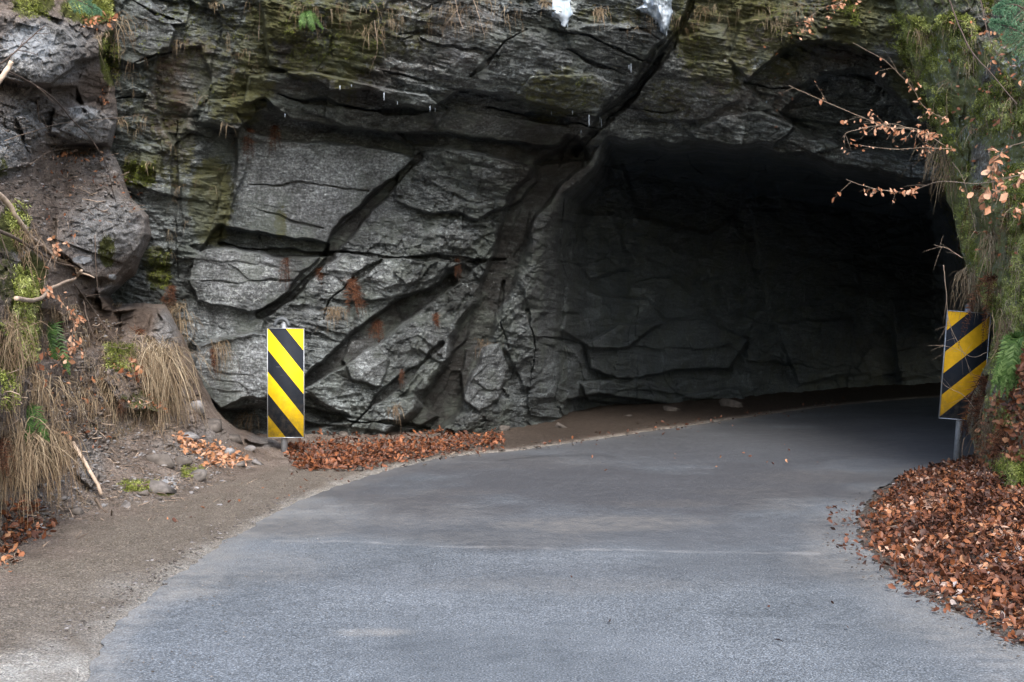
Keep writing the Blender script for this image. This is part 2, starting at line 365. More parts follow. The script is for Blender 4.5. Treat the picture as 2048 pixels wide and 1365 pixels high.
def ice_material():
    m, n, l, b = mat('ice', 0.18, 0.5); N = NT(m)
    c = N.ramp(N.noise(9, 5, 0.6, N.mapping((1, 1, 0.25))), [(0.35, (0.26, 0.33, 0.42)), (0.65, (0.58, 0.66, 0.76))]); l.new(c, b.inputs['Base Color'])
    b.inputs['Transmission Weight'].default_value = 0.25; b.inputs['IOR'].default_value = 1.31
    N.bump(N.noise(30, 4, 0.6), 0.4, 0.02, b); return m
M_ice = ice_material()
def metal_material(name, col, rough=0.45, metal=0.6):
    m, n, l, b = mat(name, rough, 0.5); N = NT(m)
    c = N.mix(0.5, col, N.ramp(N.noise(25, 5, 0.7), [(0.3, 0.6), (0.7, 1.3)]), 'MULTIPLY'); l.new(c, b.inputs['Base Color'])
    b.inputs['Metallic'].default_value = metal; return m
M_galv = metal_material('galvanised_steel', (0.36, 0.39, 0.43))
M_clamp = metal_material('dark_rubber', (0.07, 0.08, 0.09), 0.6, 0.0)
def stripe_material(name, W, H, slope, off, yellow):
    """diagonal yellow and black bands over the plate, in the plate's own coordinates (x across, z down from the top edge)"""
    m, n, l, b = mat(name, 0.75, 0.2); N = NT(m)
    tc = n.new('ShaderNodeTexCoord'); s = n.new('ShaderNodeSeparateXYZ'); l.new(tc.outputs['Object'], s.inputs[0])
    period = H * 258 / 640
    q = N.math('ADD', N.math('DIVIDE', N.math('SUBTRACT', N.math('MULTIPLY', s.outputs[2], -1.0), N.math('MULTIPLY', s.outputs[0], slope)), period), off)
    fr = N.math('FRACT', N.math('ADD', q, 10.0)); t = N.math('LESS_THAN', fr, 0.5)
    dirt = N.ramp(N.noise(9, 6, 0.7, tc.outputs['Object']), [(0.35, 0.72), (0.6, 1.0)])
    c = N.mix(t, (0.014, 0.018, 0.026), yellow); c = N.mix(0.7, c, dirt, 'MULTIPLY')
    low = N.math('MULTIPLY', N.ramp(N.math('DIVIDE', s.outputs[2], -H), [(0.55, 0.0), (1.0, 0.75)]), N.ramp(N.noise(14, 6, 0.75, tc.outputs['Object']), [(0.42, 0.0), (0.66, 0.8)]))
    c = N.mix(low, c, (0.13, 0.11, 0.085)); sc_ = n.new('ShaderNodeMapping'); sc_.inputs['Scale'].default_value = (6, 1, 90); sc_.inputs['Rotation'].default_value = (0, 0.9, 0); l.new(tc.outputs['Object'], sc_.inputs['Vector'])
    c = N.mix(N.ramp(N.noise(1.0, 2, 0.5, sc_.outputs[0]), [(0.7, 0), (0.74, 0.4)]), c, (0.25, 0.24, 0.2))
    c = N.mix(N.ramp(N.noise(70, 3, 0.6, tc.outputs['Object']), [(0.66, 0), (0.74, 0.35)]), c, (0.12, 0.1, 0.07))
    l.new(c, b.inputs['Base Color']); return m

# ------------------------------------------------------------------ road
L_PX = [(166, 1365), (207, 1267), (296, 1200), (370, 1134), (444, 1089), (518, 1045), (592, 1008), (645, 986), (720, 957), (800, 935), (880, 917), (960, 908), (1030, 902), (1120, 889), (1200, 878), (1300, 863), (1400, 849), (1520, 831), (1650, 814), (1760, 803), (1870, 795)]
R_PX = [(2048, 1296), (1930, 1232), (1810, 1172), (1745, 1115), (1715, 1055), (1735, 1000), (1785, 963), (1840, 938), (1960, 905)]
def gp(L): return on_ground(np.array([p[0] for p in L], float), np.array([p[1] for p in L], float), 0.02)[:, :2]
Lw = np.vstack([[(-2.6, -60), (-2.4, -10), (-2.1, 0), (-1.85, 4)], gp(L_PX), [(11, 28.6), (16, 30.5), (26, 32)]])
Rw = np.vstack([[(2.4, -60), (2.45, -10), (2.5, 0), (2.45, 4)], gp(R_PX), [(6.6, 18), (9, 20.8), (13, 23.2), (18, 24.6), (27, 26)]])
def resample(P, n):
    s = np.r_[0, np.cumsum(np.linalg.norm(np.diff(P, axis=0), axis=1))]; return s
def densify(P, k):
    return spline(P, k)
NR = 900
def along(P, ts):
    s = resample(P, 0); return np.c_[np.interp(ts, s, P[:, 0]), np.interp(ts, s, P[:, 1])]
Ld, Rd = densify(Lw, 1400), densify(Rw, 1400)
# stations: dense where the camera sees
sL, sR = resample(Ld, 0), resample(Rd, 0)
f_ = np.linspace(0, 1, NR); kL = np.interp(f_, [0, 0.06, 1], [0, sL[np.argmax(Ld[:, 1] > 4.5)], sL[-1]]); kR = np.interp(f_, [0, 0.06, 1], [0, sR[np.argmax(Rd[:, 1] > 4.5)], sR[-1]])
PL, PR = along(Ld, kL), along(Rd, kR)
NC = 220; tt = np.linspace(0, 1, NC)[None, :, None]
XY = PL[:, None] * (1 - tt) + PR[:, None] * tt
ex = np.zeros((NR, NC)); ew = 0.05 * fbm(PL[:, 0] * 3 + 7, PL[:, 1] * 3, 3, 3) + 0.02 * vn(PL[:, 0] * 15, PL[:, 1] * 15, 4)
nx = (PR - PL); nx /= np.linalg.norm(nx, axis=1)[:, None]
XY = XY + nx[:, None] * (ew[:, None, None] * np.clip(1 - tt * 8, 0, 1)) - nx[:, None] * ((ew[::-1])[:, None, None] * np.clip(tt * 8 - 7, 0, 1))
X, Y = XY[..., 0], XY[..., 1]
Z = 0.02 + 0.004 * fbm(X * 0.8, Y * 0.8, 3, 11)
uu, vv = project(X, Y, Z); uu = np.where(Y < 3, -999, uu); vv = np.where(Y < 3, 3000, vv)
T = tt[..., 0] * np.ones((NR, 1)); wid = np.linalg.norm(PR - PL, axis=1)[:, None]
dL, dR = T * wid, (1 - T) * wid
nz = fbm(X * 1.3, Y * 1.3, 4, 21)
dust = sstep(0.35, 0.0, dL + nz * 0.25) * 0.75 + sstep(0.55, 0.0, dR + nz * 0.3) * 0.7
dust = np.maximum(dust, blob(uu, vv, [(1250, 1046, 220, 16, .9), (1330, 1008, 130, 9, .8), (1150, 1058, 60, 10, .9), (1500, 985, 120, 8, .6), (900, 985, 120, 8, .6), (800, 1020, 190, 30, .6), (760, 1265, 90, 10, .6), (1000, 925, 260, 14, .45), (1560, 1000, 120, 30, .5), (1650, 955, 160, 16, .7), (980, 1080, 300, 16, .35), (620, 1040, 100, 50, .6), (1680, 1080, 90, 80, .6), (520, 1130, 160, 30, .3), (1180, 1170, 300, 20, .25)], nz))
pl = np.zeros_like(dust)
for P, wd in (([(545, 1082), (700, 1084), (860, 1091), (1100, 1097), (1350, 1104), (1560, 1106), (1640, 1108)], 1.5), ([(205, 1365), (225, 1325), (250, 1285), (262, 1268)], 4), ([(650, 1012), (700, 1014)], 1)):
    d, s = line_d(uu, vv + 2 * vn(X * 12, Y * 12, 5), P); pl = np.maximum(pl, np.exp(-(d / wd) ** 2) * (0.4 + 0.6 * sstep(-0.3, 0.5, vn(X * 9, Y * 9, 6))) * 0.3)
road_shade = blob(uu, vv, [(1500, 900, 750, 66, .66), (1300, 975, 800, 66, .78), (1250, 1060, 700, 50, .5), (900, 1000, 300, 40, .5), (1300, 1140, 700, 40, .25), (950, 985, 200, 30, .35), (1750, 860, 300, 60, .5), (1450, 1080, 180, 24, .3), (700, 1050, 130, 16, .3), (1350, 905, 420, 22, .35), (1050, 915, 120, 8, .7), (1800, 880, 300, 45, .25)], nz)  # painted shade over the middle road towards cliff and tunnel
ck = np.zeros_like(dust)
for P in ([(1000, 921), (1080, 913), (1160, 910), (1230, 913)],):
    d, s = line_d(uu, vv + 1.5 * vn(X * 9, Y * 9, 8), P); ck = np.maximum(ck, np.exp(-(d / 2.0) ** 2) * 0.35)
mk = np.stack([dust, ck, road_shade, pl], -1).reshape(-1, 4)
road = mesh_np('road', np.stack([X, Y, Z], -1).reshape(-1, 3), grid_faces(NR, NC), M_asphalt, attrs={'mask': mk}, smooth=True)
tag(road, 'grey asphalt road bending right into the rock tunnel', 'road', kind='structure')

ROADPOLY = np.vstack([Ld[::6], Rd[::-6]])
def road_dist(x, y): return poly_sd(x, y, ROADPOLY)

# ------------------------------------------------------------------ ground, one sheet to the horizon
def ground_z(x, y, d=None):
    if d is None: d = road_dist(x, y)
    n1 = fbm(x * 2, y * 2, 4, 31); n2 = fbm(x * 11, y * 11, 3, 37)
    z = np.where(d > -0.02, 0.03 * sstep(-0.05, 0.1, d + n1 * 0.06), -0.0 * d)
    dp = np.maximum(d, 0)
    left = sstep(1.0, -0.5, x - np.maximum(y - 17, 0) * 0.9)
    z = z + dp * 0.035 * left + sstep(0.8, 1.6, dp) * (0.03 * n1 + 0.012 * n2)
    right = (1 - left) * sstep(22, 15, y)
    z = z + right * (0.09 * sstep(0.15, 0.9, dp) + 0.11 * np.clip(dp - 0.5, 0, 1.5)) + right * sstep(0.2, 0.8, dp) * 0.05 * n1
    return z + (0.009 * n2 + 0.006 * fbm(x * 30, y * 30, 2, 39)) * sstep(0.05, 0.4, dp)
ur = np.r_[-60000, -20000, -8000, -4000, -2000, np.linspace(-900, -45, 160), np.linspace(-40, 2090, 900), np.linspace(2095, 3200, 180), 5000, 9000, 20000, 60000]
dv = F * 1.5 / (np.r_[np.linspace(1400, 900, 420), np.linspace(898, 760, 150)] - 635)
yr = np.r_[-400, -120, -40, -15, -5, 0, 2, 4, 5, dv, 36, 40, 48, 60, 90, 150, 300, 900]
GX = (ur[None, :] - 1024) / F * np.maximum(yr[:, None], 6.0); GY = yr[:, None] + 0 * GX
GD = road_dist(GX, GY); GZ = ground_z(GX, GY, GD)
GZ = np.where(GY > 60, 0, GZ)
uu, vv = project(GX, GY, GZ); uu = np.where(GY < 3, -999, uu)
nz = fbm(GX * 2.2, GY * 2.2, 4, 41); dp = np.maximum(GD, 0)
lft = sstep(1.6, 0.6, GX - np.maximum(GY - 17, 0) * 0.9)
sand = sstep(1.5, 0.5, dp + nz * 0.5) * (0.3 + 0.7 * sstep(1000, 750, uu)) * lft + 0.3 * (1 - lft) * sstep(.5, .1, dp)
pale = lft * sstep(0.16, 0.0, dp + nz * 0.1) * 0.7 + (1 - lft) * sstep(0.2, 0.0, dp) * 0.3
pale = np.maximum(pale, blob(uu, vv, [(110, 1350, 130, 70, 1.0), (300, 1180, 110, 30, .4), (520, 1060, 80, 14, .35)], nz))
brn = sstep(700, 1150, uu) * 0.75 * sstep(0.0, 0.3, dp) + 0.7 * (1 - lft)
m1 = np.stack([blob(uu, vv, [(280, 975, 50, 14, .9), (380, 945, 40, 14, .7)], nz), 0.1 * np.clip(nz, 0, 1), np.clip(brn, 0, 1) * .4, np.clip(brn * sstep(700, 1000, uu) * lft * 1.2 + .5 * (1 - lft), 0, .95)], -1).reshape(-1, 4)
m2 = np.stack([0 * nz, sand, pale, 0 * nz], -1).reshape(-1, 4)
ground = mesh_np('ground', np.stack([GX, GY, GZ], -1).reshape(-1, 3), grid_faces(*GX.shape), M_soil, attrs={'mask': m1, 'mask2': m2}, smooth=True)
tag(ground, 'brown sandy roadside dirt beside the asphalt', 'ground', kind='structure')

# ------------------------------------------------------------------ cliff with the tunnel mouth
LIP = [(1225, 287), (1262, 298), (1300, 288), (1355, 300), (1400, 291), (1470, 308), (1520, 300), (1560, 322), (1610, 322), (1665, 348), (1720, 355), (1800, 374), (1870, 383), (1900, 420), (1920, 480), (1935, 560), (1945, 640)]
FPTS = [(-500, -200, 16.5), (-500, 900, 17.5), (200, 0, 15.5), (200, 400, 16.1), (200, 800, 16.9), (380, 150, 15.75), (380, 350, 16.2), (380, 600, 16.6), (380, 850, 16.8), (500, 0, 15.5), (500, 150, 15.8), (500, 350, 16.6), (500, 600, 16.5), (500, 880, 16.4), (640, 890, 16.8),
        (800, -20, 15.6), (800, 150, 16.0), (800, 300, 17.1), (800, 500, 17.1), (800, 700, 17.0), (800, 885, 17.1), (1100, 0, 15.8), (1100, 200, 16.4), (1100, 300, 17.3), (1100, 500, 17.7), (1090, 850, 18.8), (960, 600, 17.3), (960, 870, 17.7),
        (1250, 0, 16.0), (1250, 200, 16.9), (1250, 285, 17.6), (1500, 0, 16.0), (1500, 150, 16.5), (1500, 295, 17.5), (1700, 0, 15.7), (1700, 345, 17.4), (1900, 0, 15.2), (1900, 380, 16.6), (2200, 300, 15.5), (2600, 0, 14.5), (2600, 900, 14.5), (800, -400, 15.9), (1800, -400, 15.6), (0, -800, 16.8), (1000, -1000, 16.2), (2200, -1000, 16), (1000, -2600, 17), (-900, -2600, 17), (3600, -2600, 17)]
# (outline in photo pixels, offset in metres: negative stands out, tilt across, tilt down, edge softness px, roughness of the block)
BLOCKS = [
    ([(545, 130), (600, 150), (640, 165), (660, 182), (740, 176), (780, 200), (840, 217), (872, 215), (920, 176), (1000, 188), (1060, 206), (1120, 222), (1200, 240), (1290, 150), (1350, 70), (1400, -60), (1400, -3000), (480, -3000), (520, 0)], -0.45, 0, 0, 7, 1),
    ([(490, 205), (535, 196), (585, 234), (650, 256), (705, 254), (760, 263), (865, 263), (900, 220), (860, 190), (600, 140), (500, 150)], -0.38, 0.1, 0, 6, .6),
    ([(500, 262), (560, 278), (640, 290), (720, 292), (790, 303), (825, 318), (830, 290), (760, 264), (650, 258), (560, 225), (480, 225)], 0.15, 0, 0, 8, .4),
    ([(500, 300), (540, 285), (620, 284), (720, 292), (800, 306), (822, 322), (742, 392), (652, 487), (600, 478), (545, 465), (470, 452), (466, 420), (490, 345)], -0.16, -0.1, 0.05, 4, .14),
    ([(440, 452), (540, 468), (600, 481), (655, 490), (650, 515), (560, 515), (470, 497), (400, 505)], 0.32, 0, 0, 7, .5),
    ([(392, 515), (470, 500), (560, 518), (650, 516), (610, 560), (560, 600), (500, 625), (395, 600), (375, 560)], -0.2, 0, 0.1, 5, .22),
    ([(375, 600), (500, 612), (530, 640), (520, 672), (400, 690), (370, 660)], -0.05, 0, 0, 6, .5),
    ([(395, 690), (450, 672), (530, 668), (560, 700), (545, 790), (480, 800), (440, 822), (405, 790), (385, 740)], -0.42, -.1, .1, 8, .35),
    ([(430, 830), (540, 800), (620, 790), (700, 830), (560, 880), (470, 860)], 0.35, 0, 0, 12, .8),
    ([(868, 222), (950, 225), (1050, 238), (1150, 258), (1140, 282), (1100, 294), (960, 272), (880, 262)], -0.12, 0, 0, 7, .3),
    ([(800, 262), (960, 276), (1120, 298), (1200, 292), (1180, 318), (1050, 330), (950, 300), (830, 290)], 0.22, 0, 0, 9, .5),
    ([(795, 345), (830, 312), (900, 300), (980, 312), (1066, 335), (1072, 362), (1040, 402), (980, 425), (960, 440), (900, 428), (860, 432), (785, 402)], -0.3, -0.1, .15, 6, 1.3),
    ([(770, 420), (850, 440), (960, 445), (1040, 415), (1020, 470), (960, 515), (800, 508), (690, 490)], -0.02, 0, .2, 8, 1.1),
    ([(700, 505), (800, 512), (900, 520), (880, 560), (820, 590), (740, 605), (640, 600), (650, 530)], -0.16, -.05, .1, 7, .8),
    ([(770, 575), (840, 565), (930, 530), (960, 560), (900, 640), (800, 640)], 0.1, 0, 0, 10, .9),
    ([(700, 680), (745, 675), (775, 715), (760, 770), (700, 760), (680, 720)], -0.22, 0, .1, 7, .4),
    ([(930, 700), (1000, 690), (1015, 740), (1000, 800), (960, 822), (928, 800), (918, 750)], -0.3, .1, .1, 7, .35),
    ([(850, 640), (900, 600), (940, 600), (930, 680), (880, 730), (830, 700)], -0.12, 0, 0, 7, .7),
    ([(750, 810), (830, 790), (880, 830), (800, 880), (740, 860)], -0.2, 0, .1, 7, .5),
    ([(1060, 420), (1120, 420), (1115, 540), (1120, 620), (1060, 610), (1035, 540)], -0.08, .2, 0, 12, .8),
    ([(1030, 620), (1110, 620), (1120, 700), (1100, 760), (1050, 780), (1010, 700)], -0.15, .2, 0, 12, .9),
    ([(1080, 300), (1222, 288), (1200, 345), (1140, 400), (1060, 410), (1040, 400)], 0.05, .1, 0, 30, .35),
    ([(330, 100), (400, 90), (420, 160), (380, 230), (345, 290), (315, 230), (300, 170)], 0.14, 0, 0, 10, .8),
    ([(230, -60), (300, 0), (350, 60), (340, 110), (280, 140), (225, 120)], -0.3, 0, 0, 6, .5),
    ([(420, 200), (500, 190), (520, 225), (480, 260), (400, 240)], -0.22, 0, 0, 6, .7),
    ([(370, 240), (480, 260), (470, 400), (440, 480), (370, 490), (350, 380)], 0.12, .3, 0, 10, .8),
    ([(360, 360), (440, 350), (450, 480), (370, 495)], -0.15, 0, .2, 8, .5),
    ([(1490, 168), (1530, 130), (1570, 100), (1620, 84), (1700, 94), (1780, 132), (1830, 180), (1870, 240), (1892, 310), (1885, 385), (1800, 372), (1700, 348), (1600, 322), (1540, 300), (1590, 260), (1520, 200)], 0.36, 0, 0, 8, 1.3),
    ([(1645, 155), (1690, 145), (1740, 150), (1790, 195), (1830, 250), (1850, 310), (1790, 310), (1700, 300), (1620, 280), (1560, 235), (1610, 190)], 0.5, 0, 0, 22, 1.7),
    ([(1440, 235), (1520, 225), (1600, 262), (1700, 302), (1800, 320), (1885, 335), (1885, 388), (1800, 376), (1720, 357), (1600, 328), (1540, 314), (1400, 296), (1380, 260)], -0.25, 0, 0, 12, .9),
    ([(1480, 40), (1600, 20), (1640, 80), (1560, 100), (1500, 160), (1460, 120)], -0.2, 0, 0, 10, .9),
    ([(1330, 80), (1450, 60), (1480, 200), (1400, 240), (1300, 240), (1260, 210)], -0.15, 0, 0, 14, .9),
    ([(1060, 155), (1180, 150), (1240, 170), (1200, 232), (1060, 205), (1030, 190)], -0.14, 0, .1, 5, .7),
    ([(1130, 60), (1230, 50), (1310, 70), (1320, 120), (1250, 140), (1140, 100)], -0.1, 0, .2, 6, .8),
]
CRACKS = [  # polyline, width px, depth m, darkness of the seam
    ([(1400, -60), (1375, 20), (1340, 90), (1300, 140), (1262, 185), (1225, 225), (1200, 255), (1150, 305)], 13, 0.36, .55),
    ([(1330, 110), (1290, 165), (1245, 215), (1215, 245)], 6, 0.3, .4),
    ([(1150, 305), (1100, 350), (1060, 400), (1035, 450), (1015, 520), (985, 590), (950, 650), (920, 730), (890, 800), (850, 850), (800, 895)], 31, 0.48, 1.0),
    ([(838, 315), (790, 360), (745, 402), (700, 450), (665, 495), (625, 545), (580, 590), (520, 630)], 13, 0.3, .9),
    ([(760, 520), (700, 565), (660, 600), (645, 640)], 6, 0.15, .8),
    ([(900, 560), (850, 590), (800, 620), (750, 655), (710, 690), (650, 735), (590, 780)], 17, 0.34, .9),
    ([(955, 520), (900, 555), (850, 590)], 9, .2, .6),
    ([(880, 690), (835, 735), (780, 775), (735, 820), (700, 850)], 7, 0.2, .7),
    ([(445, 490), (520, 500), (600, 512), (660, 510)], 6, 0.25, .6),
    ([(650, 506), (740, 512), (830, 517), (960, 520), (1010, 515)], 4, 0.2, .5),
    ([(545, 830), (620, 815), (690, 838), (760, 845), (860, 858)], 6, 0.25, .6),
    ([(500, 368), (570, 372), (600, 364), (660, 372), (735, 380)], 2.2, .06, .6),
    ([(510, 415), (560, 432), (610, 450), (645, 462)], 2.0, .05, .6),
    ([(400, 560), (470, 565), (540, 560), (600, 565)], 2, .05, .3),
    ([(755, 135), (800, 142), (850, 160)], 3, .12, .3), ([(800, 66), (850, 62), (880, 72)], 3, .12, .3),
    ([(940, 150), (975, 120), (1010, 80), (1050, 60)], 4, .14, .3), ([(1100, 62), (1180, 75), (1250, 110), (1310, 130)], 4, .15, .3),
    ([(1130, 100), (1190, 130), (1250, 150)], 4, .15, .3),
    ([(1240, 60), (1290, 62), (1320, 80)], 4, .15, .2),
    ([(270, 135), (310, 120), (345, 105)], 4, .2, .4), ([(250, -10), (300, 20), (345, 34)], 4, .2, .3),
    ([(225, 200), (300, 195)], 3, .1, .3), ([(355, 240), (350, 330), (352, 420), (352, 560)], 5, .15, .3),
    ([(560, 185), (610, 205), (680, 215), (760, 222), (860, 222)], 8, .25, .4),
    ([(980, 215), (1060, 232), (1160, 250), (1200, 258)], 7, .25, .4),
    ([(1490, 162), (1540, 175), (1590, 185), (1620, 170)], 5, .18, .3),
    ([(1250, 215), (1330, 225), (1360, 215)], 4, .15, .3),
    ([(1115, 330), (1125, 300), (1160, 270)], 4, .1, .3),
    ([(1128, 400), (1122, 480), (1128, 560), (1118, 640), (1130, 720), (1110, 800)], 6, .25, .3),
    ([(1060, 620), (1070, 700), (1060, 780)], 6, .25, .4), ([(1010, 560), (1000, 640), (1020, 700)], 5, .2, .3),
]
TBLOCKS = [  # the same inside the tunnel, along its left wall
    ([(1130, 560), (1200, 590), (1300, 600), (1330, 640), (1260, 690), (1180, 700), (1120, 660)], -0.35, 0, 0, 10, .6),
    ([(1170, 690), (1240, 650), (1400, 640), (1500, 680), (1460, 740), (1340, 745), (1240, 752), (1180, 740)], -0.55, 0, 0, 8, .5),
    ([(1160, 770), (1260, 745), (1360, 790), (1480, 770), (1500, 800), (1360, 812), (1180, 800)], -0.4, 0, 0, 8, .7),
    ([(1140, 800), (1200, 785), (1340, 806), (1460, 806), (1500, 830), (1300, 850), (1120, 860)], 0.5, 0, 0, 8, .5),
    ([(1150, 420), (1230, 430), (1260, 540), (1180, 560), (1140, 500)], -0.3, 0, 0, 14, .7),
    ([(1250, 330), (1400, 320), (1500, 400), (1420, 470), (1280, 440)], 0.2, 0, 0, 14, .5),
    ([(1550, 650), (1700, 640), (1740, 740), (1600, 770)], -0.4, 0, 0, 10, .7),
    ([(1500, 420), (1700, 430), (1720, 600), (1540, 620)], -0.25, 0, 0, 12, .5),
    ([(1780, 600), (1880, 580), (1900, 740), (1800, 760)], -0.5, 0, 0, 14, .8),
]
us = np.r_[np.linspace(-900, 160, 60), np.linspace(164, 2060, 1230), np.linspace(2080, 3600, 60)]
vs = np.r_[np.linspace(-2600, -60, 80), np.linspace(-40, 905, 680), np.linspace(912, 1000, 6)]
U, V = np.meshgrid(us, vs)
A, B = (U - 1024) / 167.0, -V / 167.0
wu = U + 9 * fbm(A * 1.4, B * 1.4, 4, 101) + 3.0 * fbm(A * 8, B * 8, 3, 103)
wv = V + 9 * fbm(A * 1.4 + 9, B * 1.4, 4, 107) + 3.0 * fbm(A * 8 + 9, B * 8, 3, 109)
inside = poly_sd(wu, wv, LIP + [(3700, 700), (3700, 1100), (1085, 1100), (1095, 800), (1112, 600), (1122, 520), (1130, 450), (1147, 400), (1205, 342)])
jw = np.interp(V, [300, 420, 600, 800], [20, 45, 95, 120])
tin = sstep(0.5, -0.5, inside / jw * 0.6)     # 1 inside the tunnel
front = tps(FPTS, U, V)
wall = np.interp(U, [1000, 1060, 1128, 1200, 1357, 1505, 1700, 1900, 2200, 3000, 3700], [18.3, 19.0, 20.6, 21.8, 24.0, 25.8, 28.3, 31, 36, 46, 52])
zc = np.interp(U, [1100, 1400, 1800, 2200], [3.95, 3.9, 3.7, 3.6])
ceil = (zc - 1.5) * F / np.maximum(635 - V, 12)
k = 1.6; hh = np.clip(0.5 + 0.5 * (ceil - wall) / k, 0, 1); deep = ceil * (1 - hh) + wall * hh - k * hh * (1 - hh)
deep = np.maximum(deep, front + 0.25)
def apply_blocks(D, blocks, gate, rough):
    for P, off, tu, tv, soft, rg in blocks:
        P = np.array(P, float); x0, x1 = P[:, 0].min() - 40, P[:, 0].max() + 40; y0, y1 = P[:, 1].min() - 40, P[:, 1].max() + 40
        i0, i1 = np.searchsorted(vs, [y0, y1]); j0, j1 = np.searchsorted(us, [x0, x1])
        if i1 <= i0 or j1 <= j0: continue
        sl_ = np.s_[i0:i1, j0:j1]; a, b = wu[sl_], wv[sl_]
        s = sstep(soft * 0.4, -soft * 0.4, poly_sd(a, b, P)) * gate[sl_]
        cx, cy = P[:, 0].mean(), np.clip(P[:, 1], -100, 2000).mean()
        D[sl_] += s * (off + tu * (U[sl_] - cx) / 167 + (tv * (V[sl_] - cy) / 167 if y0 > -500 else 0))
        rough[sl_] = rough[sl_] * (1 - s) + s * rg
rough = np.ones(U.shape)
D1 = front.copy(); apply_blocks(D1, BLOCKS, np.ones(U.shape), rough)
D2 = deep.copy(); r2 = np.full(U.shape, 0.8); apply_blocks(D2, TBLOCKS, np.ones(U.shape), r2)
seam_dk = np.zeros(U.shape)  # darker tone along the crack lines
for P, wd, dp_, dk in CRACKS:
    P = np.array(P, float); i0, i1 = np.searchsorted(vs, [P[:, 1].min() - 90, P[:, 1].max() + 90]); j0, j1 = np.searchsorted(us, [P[:, 0].min() - 90, P[:, 0].max() + 90])
    sl_ = np.s_[i0:i1, j0:j1]
    d, s = line_d(wu[sl_], wv[sl_], P); d = np.abs(d)
    wl = wd * (0.45 + 0.75 * np.sin(np.pi * (np.clip(s, 0.3, 0.6) if wd > 28 else np.clip(s, 0.08, 0.92))) ) * (1 + 0.35 * vn(A[sl_] * 3, B[sl_] * 3, 55)) * (1.0 if wd > 10 else (0.25 + 0.95 * sstep(-0.35, 0.35, vn(A[sl_] * 2.2, B[sl_] * 2.2, 58)))) + 0.01
    D1[sl_] += dp_ * 0.75 * sstep(1.15, 0.7, d / wl); seam_dk[sl_] = np.maximum(seam_dk[sl_], dk * sstep(1.25, 0.75, d / wl + 0.25 * fbm(A[sl_] * 6, B[sl_] * 6, 3, 57)))
# joints run up to the right, bedding dips slightly to the right
wa = A + 0.12 * fbm(A * 1.7, B * 1.7, 3, 61); wb = B + 0.12 * fbm(A * 1.7 + 5, B * 1.7, 3, 67)
zone = sstep(380, 520, V) * sstep(700, 900, U + 0.1 * V)                 # lower middle: joints steeper
f1, e1 = facets(wa, wb, 0.62, R(-9), 1.9, 71); f1b, e1b = facets(wa, wb, 0.42, R(48), 1.8, 73)
f1 = f1 * (1 - zone) + f1b * zone; e1 = e1 * (1 - zone) + e1b * zone
f2, e2 = facets(wa, wb, 0.24, R(-12), 2.2, 79); f2b, e2b = facets(wa, wb, 0.2, R(52), 1.7, 83)
f2 = f2 * (1 - zone) + f2b * zone; e2 = e2 * (1 - zone) + e2b * zone
f3, e3 = facets(wa + 0.02 * vn(A * 14, B * 14, 3), wb, 0.085, R(-14), 2.6, 89)
lay = ridged(A * 1.2 + B * 0.2, B * 9 + A * 1.4 + 1.2 * fbm(A, B, 3, 95), 4, 97)
up = sstep(470, 380, V)
k1 = sstep(-0.1, 0.5, vn(A * 1.3, B * 1.3, 12)); k2 = sstep(-0.2, 0.4, vn(A * 2.1, B * 2.1, 14))
c1 = crags(wa, wb, 0.6, R(-10), 1.7, 401) * (1 - zone) + crags(wa, wb, 0.5, R(50), 1.7, 403) * zone
c2 = crags(wa, wb, 0.22, R(-12), 1.9, 407) * (1 - zone) + crags(wa, wb, 0.19, R(52), 1.6, 409) * zone
c3 = crags(A + 0.02 * vn(A * 9, B * 9, 3), B, 0.085, R(-10), 1.8, 411); c4 = crags(A, B, 0.04, R(15), 1.6, 413)
N_ = 0.09 * f1 * (0.5 + 0.5 * k2) + 0.04 * f2 * (0.45 + k1) + 0.015 * f3 * (0.5 + k2) + 0.02 * sstep(0.04, 0.0, e1) * k1 - 0.22 * c1 - 0.11 * c2 * (0.6 + 0.6 * k1) - 0.045 * c3 * (0.6 + 0.6 * k2) - 0.018 * c4
st1 = fbm(A * 1.5 - B * 0.3, B * 15 + A * 3.2 + fbm(A, B, 3, 91), 5, 93, 0.6); st2 = fbm((A * .67 + B * .74) * 1.5, (-A * .74 + B * .67) * 14 + fbm(A, B, 3, 92), 5, 94, 0.6)
N_ = N_ + 0.05 * (st1 * (1 - zone) + st2 * zone)
N_ = N_ + 0.03 * lay * (0.5 + k1) + 0.05 * fbm(A * 2.5, B * 3.2, 6, 113, 0.62) + 0.03 * ridged(A * 7, B * 9, 4, 127) * (0.6 + k2)
D1 = D1 + N_ * rough * (1 - 0.65 * seam_dk) + 0.006 * fbm(A * 16, B * 20, 4, 131)
f4, e4 = facets(wa, wb, 0.5, R(-5), 2.0, 171); f5, e5 = facets(wa, wb, 0.2, R(8), 1.6, 173)
D2 = D2 + (0.2 * f4 + 0.08 * f5 - 0.5 * crags(wa, wb, 0.45, R(-5), 1.4, 421) - 0.3 * crags(wa, wb, 0.18, R(10), 1.5, 423) - 0.14 * c3 + 0.04 * lay + 0.1 * fbm(A * 2, B * 2, 4, 175)) * r2
DC = D1 * (1 - tin) + D2 * tin
tin = sstep(0.9, -0.9, inside / (jw * 0.8 + 90 * sstep(1350, 1150, U)))
